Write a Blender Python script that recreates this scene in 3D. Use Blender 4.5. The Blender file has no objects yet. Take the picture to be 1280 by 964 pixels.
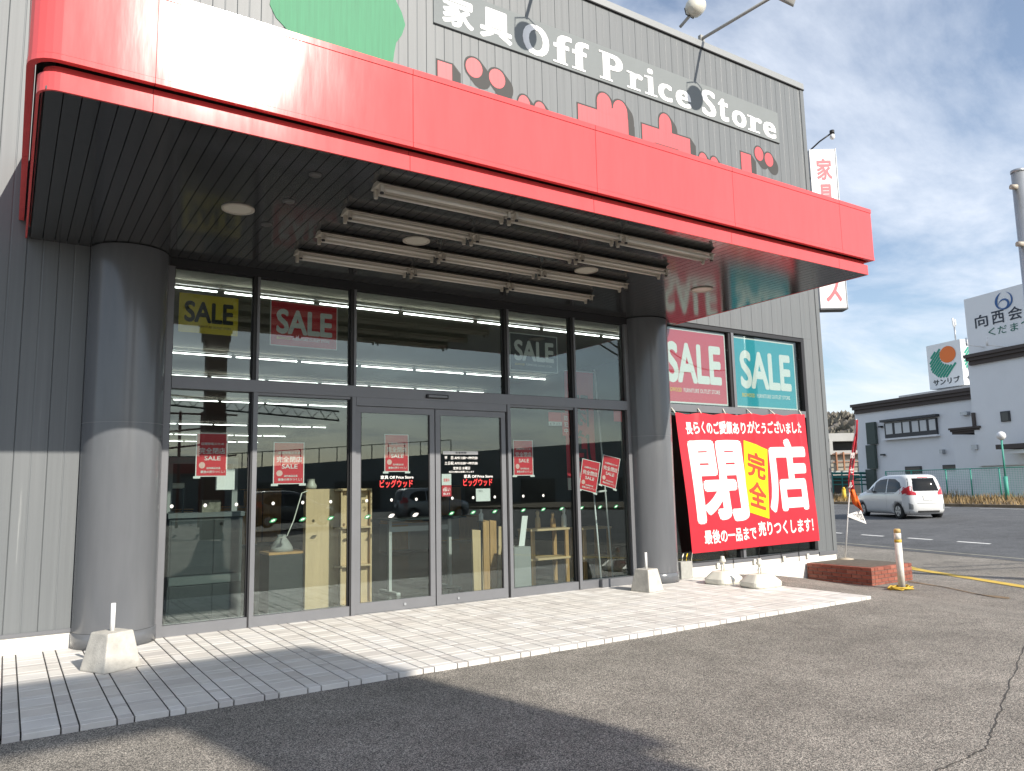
import bpy, bmesh, math, random
from mathutils import Vector, Matrix
random.seed(7)
rad = math.radians
scene = bpy.context.scene
COL = scene.collection

# ------------------------------------------------------------------ camera
YAW, PITCH, ROLL, FPX = 5.81557e-01, 1.31373e-01, -2.0905e-02, 959.39
CAM = Vector((0.0, -9.8207, 1.62))
def _basis():
    fw = Vector((math.sin(YAW)*math.cos(PITCH), math.cos(YAW)*math.cos(PITCH), math.sin(PITCH)))
    r = Vector((math.cos(YAW), -math.sin(YAW), 0)); u = r.cross(fw)
    c, s = math.cos(ROLL), math.sin(ROLL)
    return c*r+s*u, -s*r+c*u, fw
RV, UV, FV = _basis()
cam_data = bpy.data.cameras.new('camera'); cam = bpy.data.objects.new('camera', cam_data); COL.objects.link(cam)
cam_data.sensor_fit = 'HORIZONTAL'; cam_data.sensor_width = 36.0; cam_data.lens = 36.0*FPX/1280.0
cam_data.clip_start = 0.05; cam_data.clip_end = 3000
m = Matrix((RV, UV, -FV)).transposed().to_4x4(); m.translation = CAM
cam.matrix_world = m
scene.camera = cam
# pixel of the photograph (1280 x 964) -> ray -> point on a plane of the place
def ray(u, v):
    return (FV + RV*((u-640)/FPX) - UV*((v-482)/FPX)).normalized()
def PY(u, v, y=0.0):
    d = ray(u, v); return CAM + d*((y-CAM.y)/d.y)
def PZ(u, v, z=0.0):
    d = ray(u, v); return CAM + d*((z-CAM.z)/d.z)
def PD(u, v, depth):
    d = FV + RV*((u-640)/FPX) - UV*((v-482)/FPX); return CAM + d*depth

# ------------------------------------------------------------------ light
SUN = Vector((0.22, -1.0, 0.62)).normalized()
EXPOSURE = 0.34
world = bpy.data.worlds.new('World'); scene.world = world; world.use_nodes = True
wn, wl = world.node_tree.nodes, world.node_tree.links
wn.clear()
w_out = wn.new('ShaderNodeOutputWorld'); w_bg = wn.new('ShaderNodeBackground'); w_bg.inputs['Strength'].default_value = 0.135
sky = wn.new('ShaderNodeTexSky'); sky.sky_type = 'NISHITA'; sky.sun_disc = False
sky.sun_elevation = math.asin(SUN.z); sky.sun_rotation = math.atan2(SUN.x, SUN.y)
sky.air_density = 1.0; sky.dust_density = 0.6; sky.ozone_density = 1.2
tc = wn.new('ShaderNodeTexCoord'); sep = wn.new('ShaderNodeSeparateXYZ'); wl.new(tc.outputs['Generated'], sep.inputs[0])
mx = wn.new('ShaderNodeMath'); mx.operation = 'MAXIMUM'; mx.inputs[1].default_value = 0.0; wl.new(sep.outputs['Z'], mx.inputs[0])
ad = wn.new('ShaderNodeMath'); ad.operation = 'ADD'; ad.inputs[1].default_value = 0.16; wl.new(mx.outputs[0], ad.inputs[0])
dx = wn.new('ShaderNodeMath'); dx.operation = 'DIVIDE'; wl.new(sep.outputs['X'], dx.inputs[0]); wl.new(ad.outputs[0], dx.inputs[1])
dy = wn.new('ShaderNodeMath'); dy.operation = 'DIVIDE'; wl.new(sep.outputs['Y'], dy.inputs[0]); wl.new(ad.outputs[0], dy.inputs[1])
cb = wn.new('ShaderNodeCombineXYZ'); wl.new(dx.outputs[0], cb.inputs[0]); wl.new(dy.outputs[0], cb.inputs[1])
mp = wn.new('ShaderNodeMapping'); mp.inputs['Rotation'].default_value = (0, 0, rad(-35)); mp.inputs['Scale'].default_value = (0.8, 1.15, 1); mp.inputs['Location'].default_value = (0.6, 1.3, 0)
wl.new(cb.outputs[0], mp.inputs[0])
n1 = wn.new('ShaderNodeTexNoise'); n1.inputs['Scale'].default_value = 1.5; n1.inputs['Detail'].default_value = 9; n1.inputs['Roughness'].default_value = 0.62; n1.inputs['Distortion'].default_value = 0.25
wl.new(mp.outputs[0], n1.inputs['Vector'])
rp = wn.new('ShaderNodeValToRGB'); rp.color_ramp.elements[0].position = 0.38; rp.color_ramp.elements[1].position = 0.66
rp.color_ramp.elements[0].color = (0.12, 0.12, 0.12, 1); rp.color_ramp.elements[1].color = (0.9, 0.9, 0.9, 1)
wl.new(n1.outputs['Fac'], rp.inputs[0])
cm = wn.new('ShaderNodeMixRGB'); cm.inputs['Color2'].default_value = (5.6, 6.0, 6.7, 1)
hz = wn.new('ShaderNodeMapRange'); hz.inputs['From Min'].default_value = 0.0; hz.inputs['From Max'].default_value = 0.16; hz.inputs['To Min'].default_value = 0.6; hz.inputs['To Max'].default_value = 0.0
wl.new(mx.outputs[0], hz.inputs['Value'])
hm_ = wn.new('ShaderNodeMath'); hm_.operation = 'MAXIMUM'; wl.new(hz.outputs[0], hm_.inputs[0]); wl.new(rp.outputs[0], hm_.inputs[1])
wl.new(hm_.outputs[0], cm.inputs['Fac']); wl.new(sky.outputs[0], cm.inputs['Color1'])
wl.new(cm.outputs[0], w_bg.inputs['Color']); wl.new(w_bg.outputs[0], w_out.inputs['Surface'])

sun_data = bpy.data.lights.new('sun', 'SUN'); sun_data.energy = 5.0; sun_data.angle = rad(0.53); sun_data.color = (1.0, 0.93, 0.83)
sun = bpy.data.objects.new('sun', sun_data); COL.objects.link(sun)
sun.rotation_euler = (-SUN).to_track_quat('-Z', 'Y').to_euler(); sun.location = (20, -60, 50)

scene.view_settings.view_transform = 'Standard'; scene.view_settings.look = 'None'
scene.view_settings.exposure = EXPOSURE; scene.view_settings.gamma = 1.0; scene.view_settings.use_curve_mapping = False
scene.cycles.use_denoising = True
scene.cycles.max_bounces = 8; scene.cycles.transparent_max_bounces = 16; scene.cycles.glossy_bounces = 4; scene.cycles.diffuse_bounces = 3
scene.cycles.caustics_reflective = False; scene.cycles.caustics_refractive = False
scene.cycles.sample_clamp_indirect = 6.0

# ------------------------------------------------------------------ materials
MATS = {}
def mat(name, color, rough=0.6, metal=0.0, spec=0.5, noise=0.0, nscale=4.0, stretch=(1, 1, 1), bump=0.0, bscale=60.0, coat=0.0, emit=None, estr=0.0, detail=6.0, dark=None, coords='Object', rough_var=0.0):
    if name in MATS: return MATS[name]
    M = bpy.data.materials.new(name); M.use_nodes = True; nt = M.node_tree; N, L = nt.nodes, nt.links
    b = N['Principled BSDF']
    b.inputs['Base Color'].default_value = (*color, 1); b.inputs['Roughness'].default_value = rough; b.inputs['Metallic'].default_value = metal
    b.inputs['Specular IOR Level'].default_value = spec
    if coat: b.inputs['Coat Weight'].default_value = coat; b.inputs['Coat Roughness'].default_value = 0.06
    if emit: b.inputs['Emission Color'].default_value = (*emit, 1); b.inputs['Emission Strength'].default_value = estr
    if noise or bump:
        t = N.new('ShaderNodeTexCoord'); mpn = N.new('ShaderNodeMapping'); mpn.inputs['Scale'].default_value = stretch
        if coords == 'World':
            gm = N.new('ShaderNodeNewGeometry'); L.new(gm.outputs['Position'], mpn.inputs[0])
        else: L.new(t.outputs[coords], mpn.inputs[0])
    if noise:
        n = N.new('ShaderNodeTexNoise'); n.inputs['Scale'].default_value = nscale; n.inputs['Detail'].default_value = detail; n.inputs['Roughness'].default_value = 0.65
        L.new(mpn.outputs[0], n.inputs['Vector'])
        r = N.new('ShaderNodeValToRGB'); r.color_ramp.elements[0].position = 0.3; r.color_ramp.elements[1].position = 0.7
        d = dark if dark else tuple(c*(1-noise) for c in color)
        r.color_ramp.elements[0].color = (*d, 1); r.color_ramp.elements[1].color = (*[min(1, c*(1+noise*0.6)) for c in color], 1)
        L.new(n.outputs['Fac'], r.inputs[0]); L.new(r.outputs[0], b.inputs['Base Color'])
        if rough_var:
            mr = N.new('ShaderNodeMapRange'); mr.inputs['To Min'].default_value = max(0.02, rough-rough_var); mr.inputs['To Max'].default_value = rough+rough_var
            L.new(n.outputs['Fac'], mr.inputs['Value']); L.new(mr.outputs[0], b.inputs['Roughness'])
    if bump:
        n2 = N.new('ShaderNodeTexNoise'); n2.inputs['Scale'].default_value = bscale; n2.inputs['Detail'].default_value = 4
        L.new(mpn.outputs[0], n2.inputs['Vector'])
        bp = N.new('ShaderNodeBump'); bp.inputs['Strength'].default_value = bump; bp.inputs['Distance'].default_value = 0.02
        L.new(n2.outputs['Fac'], bp.inputs['Height']); L.new(bp.outputs[0], b.inputs['Normal'])
    MATS[name] = M
    return M

def glass(name, tint, boost=1.0):
    M = bpy.data.materials.new(name); M.use_nodes = True; nt = M.node_tree; N, L = nt.nodes, nt.links
    N.remove(N['Principled BSDF']); out = N['Material Output']
    g = N.new('ShaderNodeNewGeometry'); dt = N.new('ShaderNodeVectorMath'); dt.operation = 'DOT_PRODUCT'
    L.new(g.outputs['Incoming'], dt.inputs[0]); L.new(g.outputs['Normal'], dt.inputs[1])
    ab = N.new('ShaderNodeMath'); ab.operation = 'ABSOLUTE'; L.new(dt.outputs['Value'], ab.inputs[0])
    su = N.new('ShaderNodeMath'); su.operation = 'SUBTRACT'; su.inputs[0].default_value = 1.0; L.new(ab.outputs[0], su.inputs[1])
    pw = N.new('ShaderNodeMath'); pw.operation = 'POWER'; pw.inputs[1].default_value = 5.0; L.new(su.outputs[0], pw.inputs[0])
    ma = N.new('ShaderNodeMath'); ma.operation = 'MULTIPLY_ADD'; ma.inputs[1].default_value = 0.95; ma.inputs[2].default_value = 0.043*boost; L.new(pw.outputs[0], ma.inputs[0])
    tr = N.new('ShaderNodeBsdfTransparent'); tr.inputs['Color'].default_value = (*tint, 1)
    gl = N.new('ShaderNodeBsdfGlossy'); gl.inputs['Roughness'].default_value = 0.0; gl.inputs['Color'].default_value = (.9, .97, .95, 1)
    mi = N.new('ShaderNodeMixShader'); L.new(ma.outputs[0], mi.inputs[0]); L.new(tr.outputs[0], mi.inputs[1]); L.new(gl.outputs[0], mi.inputs[2])
    L.new(mi.outputs[0], out.inputs['Surface'])
    return M
GLASS = glass('window_glass', (0.82, 0.87, 0.86), 1.65)

def asphalt(name, c0, c1, c2, sp=170.0, rough=0.88, bump=0.5):
    M = bpy.data.materials.new(name); M.use_nodes = True; N, L = M.node_tree.nodes, M.node_tree.links
    b = N['Principled BSDF']; b.inputs['Roughness'].default_value = rough; b.inputs['Specular IOR Level'].default_value = 0.35
    t = N.new('ShaderNodeTexCoord')
    v = N.new('ShaderNodeTexVoronoi'); v.inputs['Scale'].default_value = sp; L.new(t.outputs['Object'], v.inputs['Vector'])
    s1 = N.new('ShaderNodeSeparateColor'); L.new(v.outputs['Color'], s1.inputs[0])
    r1 = N.new('ShaderNodeValToRGB'); e = r1.color_ramp.elements; e[0].color = (*c0, 1); e[1].color = (*c2, 1); e[0].position = 0.1; e[1].position = 0.97
    em = r1.color_ramp.elements.new(0.55); em.color = (*c1, 1)
    L.new(s1.outputs[0], r1.inputs[0])
    n = N.new('ShaderNodeTexNoise'); n.inputs['Scale'].default_value = 0.55; n.inputs['Detail'].default_value = 7; n.inputs['Roughness'].default_value = 0.6; L.new(t.outputs['Object'], n.inputs['Vector'])
    mr = N.new('ShaderNodeMapRange'); mr.inputs['From Min'].default_value = 0.3; mr.inputs['From Max'].default_value = 0.7; mr.inputs['To Min'].default_value = 0.78; mr.inputs['To Max'].default_value = 1.18
    L.new(n.outputs['Fac'], mr.inputs['Value'])
    mm = N.new('ShaderNodeMixRGB'); mm.blend_type = 'MULTIPLY'; mm.inputs['Fac'].default_value = 1.0
    n3 = N.new('ShaderNodeTexNoise'); n3.inputs['Scale'].default_value = 3.2; n3.inputs['Detail'].default_value = 5; L.new(t.outputs['Object'], n3.inputs['Vector'])
    m3 = N.new('ShaderNodeMapRange'); m3.inputs['From Min'].default_value = 0.3; m3.inputs['From Max'].default_value = 0.7; m3.inputs['To Min'].default_value = 0.86; m3.inputs['To Max'].default_value = 1.1; L.new(n3.outputs['Fac'], m3.inputs['Value'])
    n4 = N.new('ShaderNodeTexNoise'); n4.inputs['Scale'].default_value = 1.15; n4.inputs['Detail'].default_value = 2; L.new(t.outputs['Object'], n4.inputs['Vector'])
    m4 = N.new('ShaderNodeMapRange'); m4.inputs['From Min'].default_value = 0.66; m4.inputs['From Max'].default_value = 0.74; m4.inputs['To Min'].default_value = 1.0; m4.inputs['To Max'].default_value = 0.72; L.new(n4.outputs['Fac'], m4.inputs['Value'])
    k3 = N.new('ShaderNodeMath'); k3.operation = 'MULTIPLY'; L.new(m3.outputs[0], k3.inputs[0]); L.new(m4.outputs[0], k3.inputs[1])
    k4 = N.new('ShaderNodeMath'); k4.operation = 'MULTIPLY'; L.new(k3.outputs[0], k4.inputs[0]); L.new(mr.outputs[0], k4.inputs[1])
    L.new(r1.outputs[0], mm.inputs['Color1']); L.new(k4.outputs[0], mm.inputs['Color2']); L.new(mm.outputs[0], b.inputs['Base Color'])
    bp = N.new('ShaderNodeBump'); bp.inputs['Strength'].default_value = bump; bp.inputs['Distance'].default_value = 0.006
    L.new(v.outputs['Distance'], bp.inputs['Height']); L.new(bp.outputs[0], b.inputs['Normal'])
    MATS[name] = M
    return M
ASPHALT = asphalt('lot_asphalt', (0.062, 0.06, 0.056), (0.213, 0.196, 0.17), (0.52, 0.475, 0.41))
ROADM = asphalt('road_asphalt', (0.06, 0.062, 0.066), (0.10, 0.103, 0.108), (0.19, 0.195, 0.20), sp=120)

def siding_mat():
    M = bpy.data.materials.new('grey_siding'); M.use_nodes = True; N, L = M.node_tree.nodes, M.node_tree.links
    b = N['Principled BSDF']; b.inputs['Roughness'].default_value = 0.5; b.inputs['Metallic'].default_value = 0.0
    g = N.new('ShaderNodeNewGeometry'); mpn = N.new('ShaderNodeMapping'); mpn.inputs['Scale'].default_value = (9, 1, 0.16); L.new(g.outputs['Position'], mpn.inputs[0])
    n = N.new('ShaderNodeTexNoise'); n.inputs['Scale'].default_value = 1.3; n.inputs['Detail'].default_value = 8; n.inputs['Roughness'].default_value = 0.7; L.new(mpn.outputs[0], n.inputs['Vector'])
    r = N.new('ShaderNodeValToRGB'); e = r.color_ramp.elements; e[0].position = 0.3; e[0].color = (0.125, 0.135, 0.14, 1); e[1].position = 0.66; e[1].color = (0.158, 0.169, 0.174, 1)
    x = r.color_ramp.elements.new(0.71); x.color = (0.26, 0.27, 0.268, 1)
    L.new(n.outputs['Fac'], r.inputs[0]); L.new(r.outputs[0], b.inputs['Base Color'])
    MATS['siding'] = M; return M
SIDING = siding_mat()
def fascia_mat():
    M = mat('red_fascia', (0.72, 0.098, 0.1), rough=0.13, spec=0.45, noise=0.07, nscale=1.6, stretch=(4, 4, .7), rough_var=0.04, bump=0.05, bscale=1.3)
    return M
RED = fascia_mat()
SOFFIT = mat('dark_soffit', (0.04, 0.041, 0.043), rough=0.13, spec=1.0)
GAP = mat('joint_black', (0.012, 0.012, 0.013), rough=0.8)
FRAME = mat('grey_frame', (0.18, 0.185, 0.197), rough=0.38, metal=0.25, noise=0.06, nscale=3)
FRAMED = mat('gasket_and_shade', (0.02, 0.02, 0.022), rough=0.5)  # black of gaskets and dark frames; also paints shade on the glazing head
COLUMN = mat('column_metal', (0.138, 0.145, 0.156), rough=0.18, metal=0.1, noise=0.08, nscale=2.2, stretch=(3, 3, 0.5), bump=0.03, bscale=2.0)
WHITEC = mat('white_render', (0.78, 0.76, 0.71), rough=0.85, noise=0.14, nscale=2.5, stretch=(1, 1, 2.5), bump=0.15, bscale=40)
CONC = mat('concrete', (0.52, 0.5, 0.45), rough=0.9, noise=0.22, nscale=9, bump=0.3, bscale=70)
WHITE = mat('white_paint', (0.8, 0.8, 0.79), rough=0.5)
PVC = mat('white_plastic', (0.76, 0.74, 0.64), rough=0.45, noise=0.05, nscale=6)
BLACK = mat('black_plastic', (0.015, 0.015, 0.016), rough=0.45)
PRED = mat('poster_red', (0.66, 0.035, 0.05), rough=0.5)
PWHITE = mat('poster_white', (0.8, 0.79, 0.76), rough=0.55)
PYEL = mat('poster_yellow', (0.78, 0.56, 0.03), rough=0.5)
PBLK = mat('poster_black', (0.02, 0.02, 0.021), rough=0.5)
PTEAL = mat('poster_teal', (0.01, 0.36, 0.45), rough=0.5)
PPINK = mat('poster_crimson', (0.66, 0.06, 0.1), rough=0.5)
BANRED = mat('banner_red', (0.6, 0.022, 0.038), rough=0.45, noise=0.06, nscale=3)
BYEL = mat('banner_yellow', (0.85, 0.66, 0.0), rough=0.5)
BRED2 = mat('banner_dark_red', (0.6, 0.06, 0.02), rough=0.5)
GREEN = mat('decal_green', (0.015, 0.22, 0.08), rough=0.5)
STEEL = mat('galvanised', (0.42, 0.44, 0.46), rough=0.38, metal=0.6, noise=0.12, nscale=5)
LAMPG = mat('lamp_grey', (0.33, 0.33, 0.31), rough=0.5)
TUBE = mat('tube_unlit', (0.6, 0.56, 0.5), rough=0.25)
HOUS = mat('fixture_cream', (0.46, 0.42, 0.36), rough=0.4, noise=0.08, nscale=8)
LIT = mat('tube_lit', (0.9, 0.9, 0.9), emit=(1.0, 0.98, 0.93), estr=7.0)
WOOD = mat('pale_wood', (0.62, 0.44, 0.25), rough=0.55, noise=0.12, nscale=3, stretch=(8, 8, 0.6))
WOOD2 = mat('amber_wood', (0.48, 0.27, 0.1), rough=0.55, noise=0.25, nscale=4, stretch=(6, 6, 0.7))
DARKST = mat('dark_steel', (0.02, 0.026, 0.026), rough=0.5, noise=0.2, nscale=12)
GREYI = mat('interior_grey', (0.3, 0.3, 0.29), rough=0.8)

# ------------------------------------------------------------------ mesh helpers
class MB:
    def __init__(s): s.v = []; s.f = []; s.sm = []
    def add(s, vs, fs, smooth=False):
        o = len(s.v); s.v += [tuple(p) for p in vs]; s.f += [tuple(i+o for i in f) for f in fs]; s.sm += [smooth]*len(fs); return s
    def box(s, x0, x1, y0, y1, z0, z1):
        return s.add([(x0,y0,z0),(x1,y0,z0),(x1,y1,z0),(x0,y1,z0),(x0,y0,z1),(x1,y0,z1),(x1,y1,z1),(x0,y1,z1)],
                     [(0,3,2,1),(4,5,6,7),(0,1,5,4),(1,2,6,5),(2,3,7,6),(3,0,4,7)])
    def obox(s, c, ax, ay, az):
        c, ax, ay, az = Vector(c), Vector(ax), Vector(ay), Vector(az)
        P = [c+ax*i+ay*j+az*k for k in (-1,1) for (i,j) in ((-1,-1),(1,-1),(1,1),(-1,1))]
        return s.add(P, [(0,3,2,1),(4,5,6,7),(0,1,5,4),(1,2,6,5),(2,3,7,6),(3,0,4,7)])
    def tube(s, pts, r, n=10, caps=True):
        pts = [Vector(p) for p in pts]; R = r if isinstance(r, (list, tuple)) else [r]*len(pts)
        vs, fs = [], []
        for i, p in enumerate(pts):
            d = (pts[min(i+1, len(pts)-1)] - pts[max(i-1, 0)]).normalized()
            a = d.cross(Vector((0, 0, 1)) if abs(d.z) < 0.95 else Vector((1, 0, 0))).normalized(); b = d.cross(a)
            for k in range(n):
                t = 2*math.pi*k/n; vs.append(p + (a*math.cos(t)+b*math.sin(t))*R[i])
        for i in range(len(pts)-1):
            for k in range(n):
                k2 = (k+1) % n; fs.append((i*n+k, (i+1)*n+k, (i+1)*n+k2, i*n+k2))
        s.add(vs, fs, True)
        if caps:
            o = len(s.v)-len(vs)
            s.f.append(tuple(o+k for k in range(n))); s.sm.append(False)
            s.f.append(tuple(o+(len(pts)-1)*n+k for k in reversed(range(n)))); s.sm.append(False)
        return s
    def lathe(s, c, prof, n=24, cap=True):
        vs, fs = [], []
        for (r, z) in prof:
            for k in range(n):
                t = 2*math.pi*k/n; vs.append((c[0]+r*math.cos(t), c[1]+r*math.sin(t), c[2]+z))
        for i in range(len(prof)-1):
            for k in range(n):
                k2 = (k+1) % n; fs.append((i*n+k, i*n+k2, (i+1)*n+k2, (i+1)*n+k))
        s.add(vs, fs, True)
        if cap:
            o = len(s.v)-len(vs)
            s.f.append(tuple(o+k for k in reversed(range(n)))); s.sm.append(False)
            s.f.append(tuple(o+(len(prof)-1)*n+k for k in range(n))); s.sm.append(False)
        return s
    def prism(s, poly, fn, d0, d1):
        n = len(poly)
        s.add([fn(a, b, d0) for a, b in poly]+[fn(a, b, d1) for a, b in poly],
              [tuple(range(n)), tuple(reversed(range(n, 2*n)))]+[(i, n+i, n+(i+1) % n, (i+1) % n) for i in range(n)])
        return s
    def build(s, name, material, parent=None, bevel=0.0, fix=True):
        me = bpy.data.meshes.new(name); me.from_pydata(s.v, [], s.f)
        me.polygons.foreach_set('use_smooth', s.sm)
        if fix or bevel:
            bm = bmesh.new(); bm.from_mesh(me)
            if bevel:
                es = [e for e in bm.edges if len(e.link_faces) == 2 and e.calc_face_angle(0) > 0.5]
                bmesh.ops.bevel(bm, geom=es, offset=bevel, segments=2, profile=0.6, affect='EDGES')
            bmesh.ops.recalc_face_normals(bm, faces=bm.faces); bm.to_mesh(me); bm.free()
        me.materials.append(material)
        return link(name, me, parent)
def link(name, me, parent=None):
    o = bpy.data.objects.new(name, me); COL.objects.link(o)
    if parent is not None:
        o.parent = parent; o.matrix_parent_inverse = parent_inv(parent)
    return o
def parent_inv(p):
    def world_of(q):
        t = Matrix.Translation(q.location)
        return t if q.parent is None else world_of(q.parent) @ q.matrix_parent_inverse @ t
    return world_of(p).inverted()
def thing(name, label, cat, loc=(0, 0, 0), group=None):
    o = bpy.data.objects.new(name, None); o.empty_display_size = 0.2; COL.objects.link(o); o.location = loc
    return tag(o, label, cat, group)
def tag(o, label, cat, group=None):
    o['label'] = label; o['category'] = cat
    if group: o['group'] = group
    return o
def box(name, x0, x1, y0, y1, z0, z1, material, parent=None, bevel=0.0):
    return MB().box(x0, x1, y0, y1, z0, z1).build(name, material, parent, bevel)

# ------------------------------------------------------------------ lettering
_tc = {}
def tmesh(body, bold=0.0, extrude=0.0, spacing=1.0):
    key = (body, bold, extrude, spacing)
    ring = [(0, 0)] + [(math.cos(q)*bold, math.sin(q)*bold) for q in [2*math.pi*k/8 for k in range(8)]] if bold else [(0, 0)]
    if key in _tc: return _tc[key]
    cu = bpy.data.curves.new('t', 'FONT'); cu.body = body; cu.size = 1.0; cu.extrude = extrude; cu.resolution_u = 4; cu.space_character = spacing
    ob = bpy.data.objects.new('t', cu); COL.objects.link(ob)
    dg = bpy.context.evaluated_depsgraph_get(); me = bpy.data.meshes.new_from_object(ob.evaluated_get(dg))
    V = [v.co.copy() for v in me.vertices]; F = [tuple(p.vertices) for p in me.polygons]
    bpy.data.objects.remove(ob); bpy.data.curves.remove(cu); bpy.data.meshes.remove(me)
    if not V: V = [Vector((0, 0, 0))]
    if bold:                                   # heavier weight: shifted copies, each a hair above the other
        V0, F0 = V, F; V, F = [], []
        for k, (a, b) in enumerate(ring):
            o = len(V); V += [Vector((v.x+a*.62, v.y+b*.62, v.z+(0 if extrude else k))) for v in V0]; F += [tuple(i+o for i in f) for f in F0]
    x0 = min(v.x for v in V); x1 = max(v.x for v in V); y0 = min(v.y for v in V); y1 = max(v.y for v in V)
    V = [((v.x-x0)/max(1e-6, x1-x0), (v.y-y0)/max(1e-6, y1-y0), (v.z/extrude) if extrude else v.z) for v in V]
    _tc[key] = (V, F); return _tc[key]
def text(name, body, rect, fn, material, parent, bold=0.0, thick=0.0, spacing=1.0, subdiv=0.0):
    """rect = (s0,t0,s1,t1); fn(s,t,d) -> world; d = height above the surface"""
    V, F = tmesh(body, bold, 0.5 if thick else 0.0, spacing)
    s0, t0, s1, t1 = rect
    P = [(s0+(s1-s0)*a, t0+(t1-t0)*b, (c*0.5+0.5)*thick if thick else c*0.00018) for a, b, c in V]
    if subdiv:
        bm = bmesh.new(); vs = [bm.verts.new(p) for p in P]
        for f in F:
            try: bm.faces.new([vs[i] for i in f])
            except ValueError: pass
        for _ in range(3):
            es = [e for e in bm.edges if e.calc_length() > subdiv]
            if not es: break
            bmesh.ops.subdivide_edges(bm, edges=es, cuts=1)
            bmesh.ops.triangulate(bm, faces=[f for f in bm.faces if len(f.verts) > 4])
        bm.verts.index_update(); P = [tuple(v.co) for v in bm.verts]; F = [tuple(v.index for v in f.verts) for f in bm.faces]; bm.free()
    mb = MB().add([fn(*p) for p in P], F)
    return mb.build(name, material, parent, fix=bool(thick))
def quad_map(TL, TR, BR, BL, off):
    TL, TR, BR, BL = map(Vector, (TL, TR, BR, BL)); n = (TR-TL).cross(BL-TL).normalized()
    def fn(s, t, d=0.0):
        return (TL*(1-s)+TR*s)*t + (BL*(1-s)+BR*s)*(1-t) - n*(d+off)*(-1 if False else 1)
    return fn
def wall_map(y): return lambda s, t, d=0.0: (s, y-d, t)

def sheet(name, fn, material, thick=0.0015, parent=None):
    c = [fn(0, 0, 0), fn(1, 0, 0), fn(1, 1, 0), fn(0, 1, 0)]; k = [fn(0, 0, thick), fn(1, 0, thick), fn(1, 1, thick), fn(0, 1, thick)]
    return MB().add([*c, *k], [(0,3,2,1),(4,5,6,7),(0,1,5,4),(1,2,6,5),(2,3,7,6),(3,0,4,7)]).build(name, material, parent)

# ------------------------------------------------------------------ ground, road
SK = 0.276                       # the road runs along (SK, 1)
KN = [(-400, -.045), (11.25, -.045), (12.2, -.13), (13.4, -.30), (16.5, -.30), (22, -.12), (28, .10), (600, .10)]
def gz(X, Y):
    s = X-SK*Y
    for (a, za), (b, zb) in zip(KN, KN[1:]):
        if s <= b: return za+(zb-za)*(s-a)/(b-a)
    return KN[-1][1]
def PG(u, v):                    # pixel -> point of the sloping ground
    z = -.1
    for _ in range(30): p = PZ(u, v, z); z = gz(p.x, p.y)
    return p
def ground_sheet(name, slist, tlist, lift, material, parent=None):
    vs, fs = [], []
    for t in tlist:
        for s in slist: vs.append((s+SK*t, t, gz(s+SK*t, t)+lift))
    n = len(slist)
    for j in range(len(tlist)-1):
        for i in range(n-1): fs.append((j*n+i, j*n+i+1, (j+1)*n+i+1, (j+1)*n+i))
    return MB().add(vs, fs).build(name, material, parent, fix=False)
def struct(o): o['kind'] = 'structure'; return o
tl = [-400, -120, -60, -30, -12, 0, 12, 30, 60, 120, 400]
ground = struct(ground_sheet('ground', [-300, -60, 0, 11.25, 12.2, 13.4, 16.5, 22, 28, 60, 500], tl, 0.0, ASPHALT))
road = struct(ground_sheet('road', [19.0, 22, 28, 38.6], tl, 0.004, ROADM))
MARK = mat('road_white', (0.74, 0.74, 0.72), rough=0.8, noise=0.2, nscale=6)
MYEL = mat('kerb_yellow', (0.62, 0.43, 0.07), rough=0.8, noise=0.25, nscale=7)
def mark(name, s0, s1, t0, t1, material, parent, lift=0.008, n=2):
    ss = sorted({s0, s1, *[k for k, _ in KN if s0 < k < s1]})
    return ground_sheet(name, ss, [t0+(t1-t0)*i/n for i in range(n+1)], lift, material, parent)
for i, (a, b) in enumerate([((1050,662.5),(1073,664)), ((1095,666),(1120,668.3)), ((1150,670.4),(1180,672.6)), ((1212,674.6),(1253,677.4))]):
    p, q = PG(*a), PG(*b)
    mark('lane_dash', 21.55, 21.70, q.y, p.y, MARK, road)
for t0, t1 in ((14, 40), (60, 90)):
    mark('edge_line', 29.0, 29.16, t0, t1, MARK, road)
for k in range(-4, 12):
    mark('lane_dash', 37.4, 37.55, 3.2+k*4.0, 5.6+k*4.0, MARK, road)
mark('edge_line', 19.35, 19.45, -40, 60, mat('worn_line', (0.3, 0.29, 0.24), rough=0.9, noise=0.4, nscale=3), road)
# yellow line painted along the pavement edge
yl = [PG(1132, 709), PG(1150, 713), PG(1200, 721), PG(1280, 734)]
yl.append(yl[-1]+(yl[-1]-yl[-2])*4)
mb = MB(); vs = []
for i, p in enumerate(yl):
    d = (yl[min(i+1, 4)]-yl[max(i-1, 0)]); nn = Vector((-d.y, d.x, 0)).normalized()*0.12
    for q in (p-nn, p+nn): vs.append((q.x, q.y, gz(q.x, q.y)+0.009))
mb.add(vs, [(2*i, 2*i+1, 2*i+3, 2*i+2) for i in range(4)]).build('yellow_line', MYEL, ground, fix=False)
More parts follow.
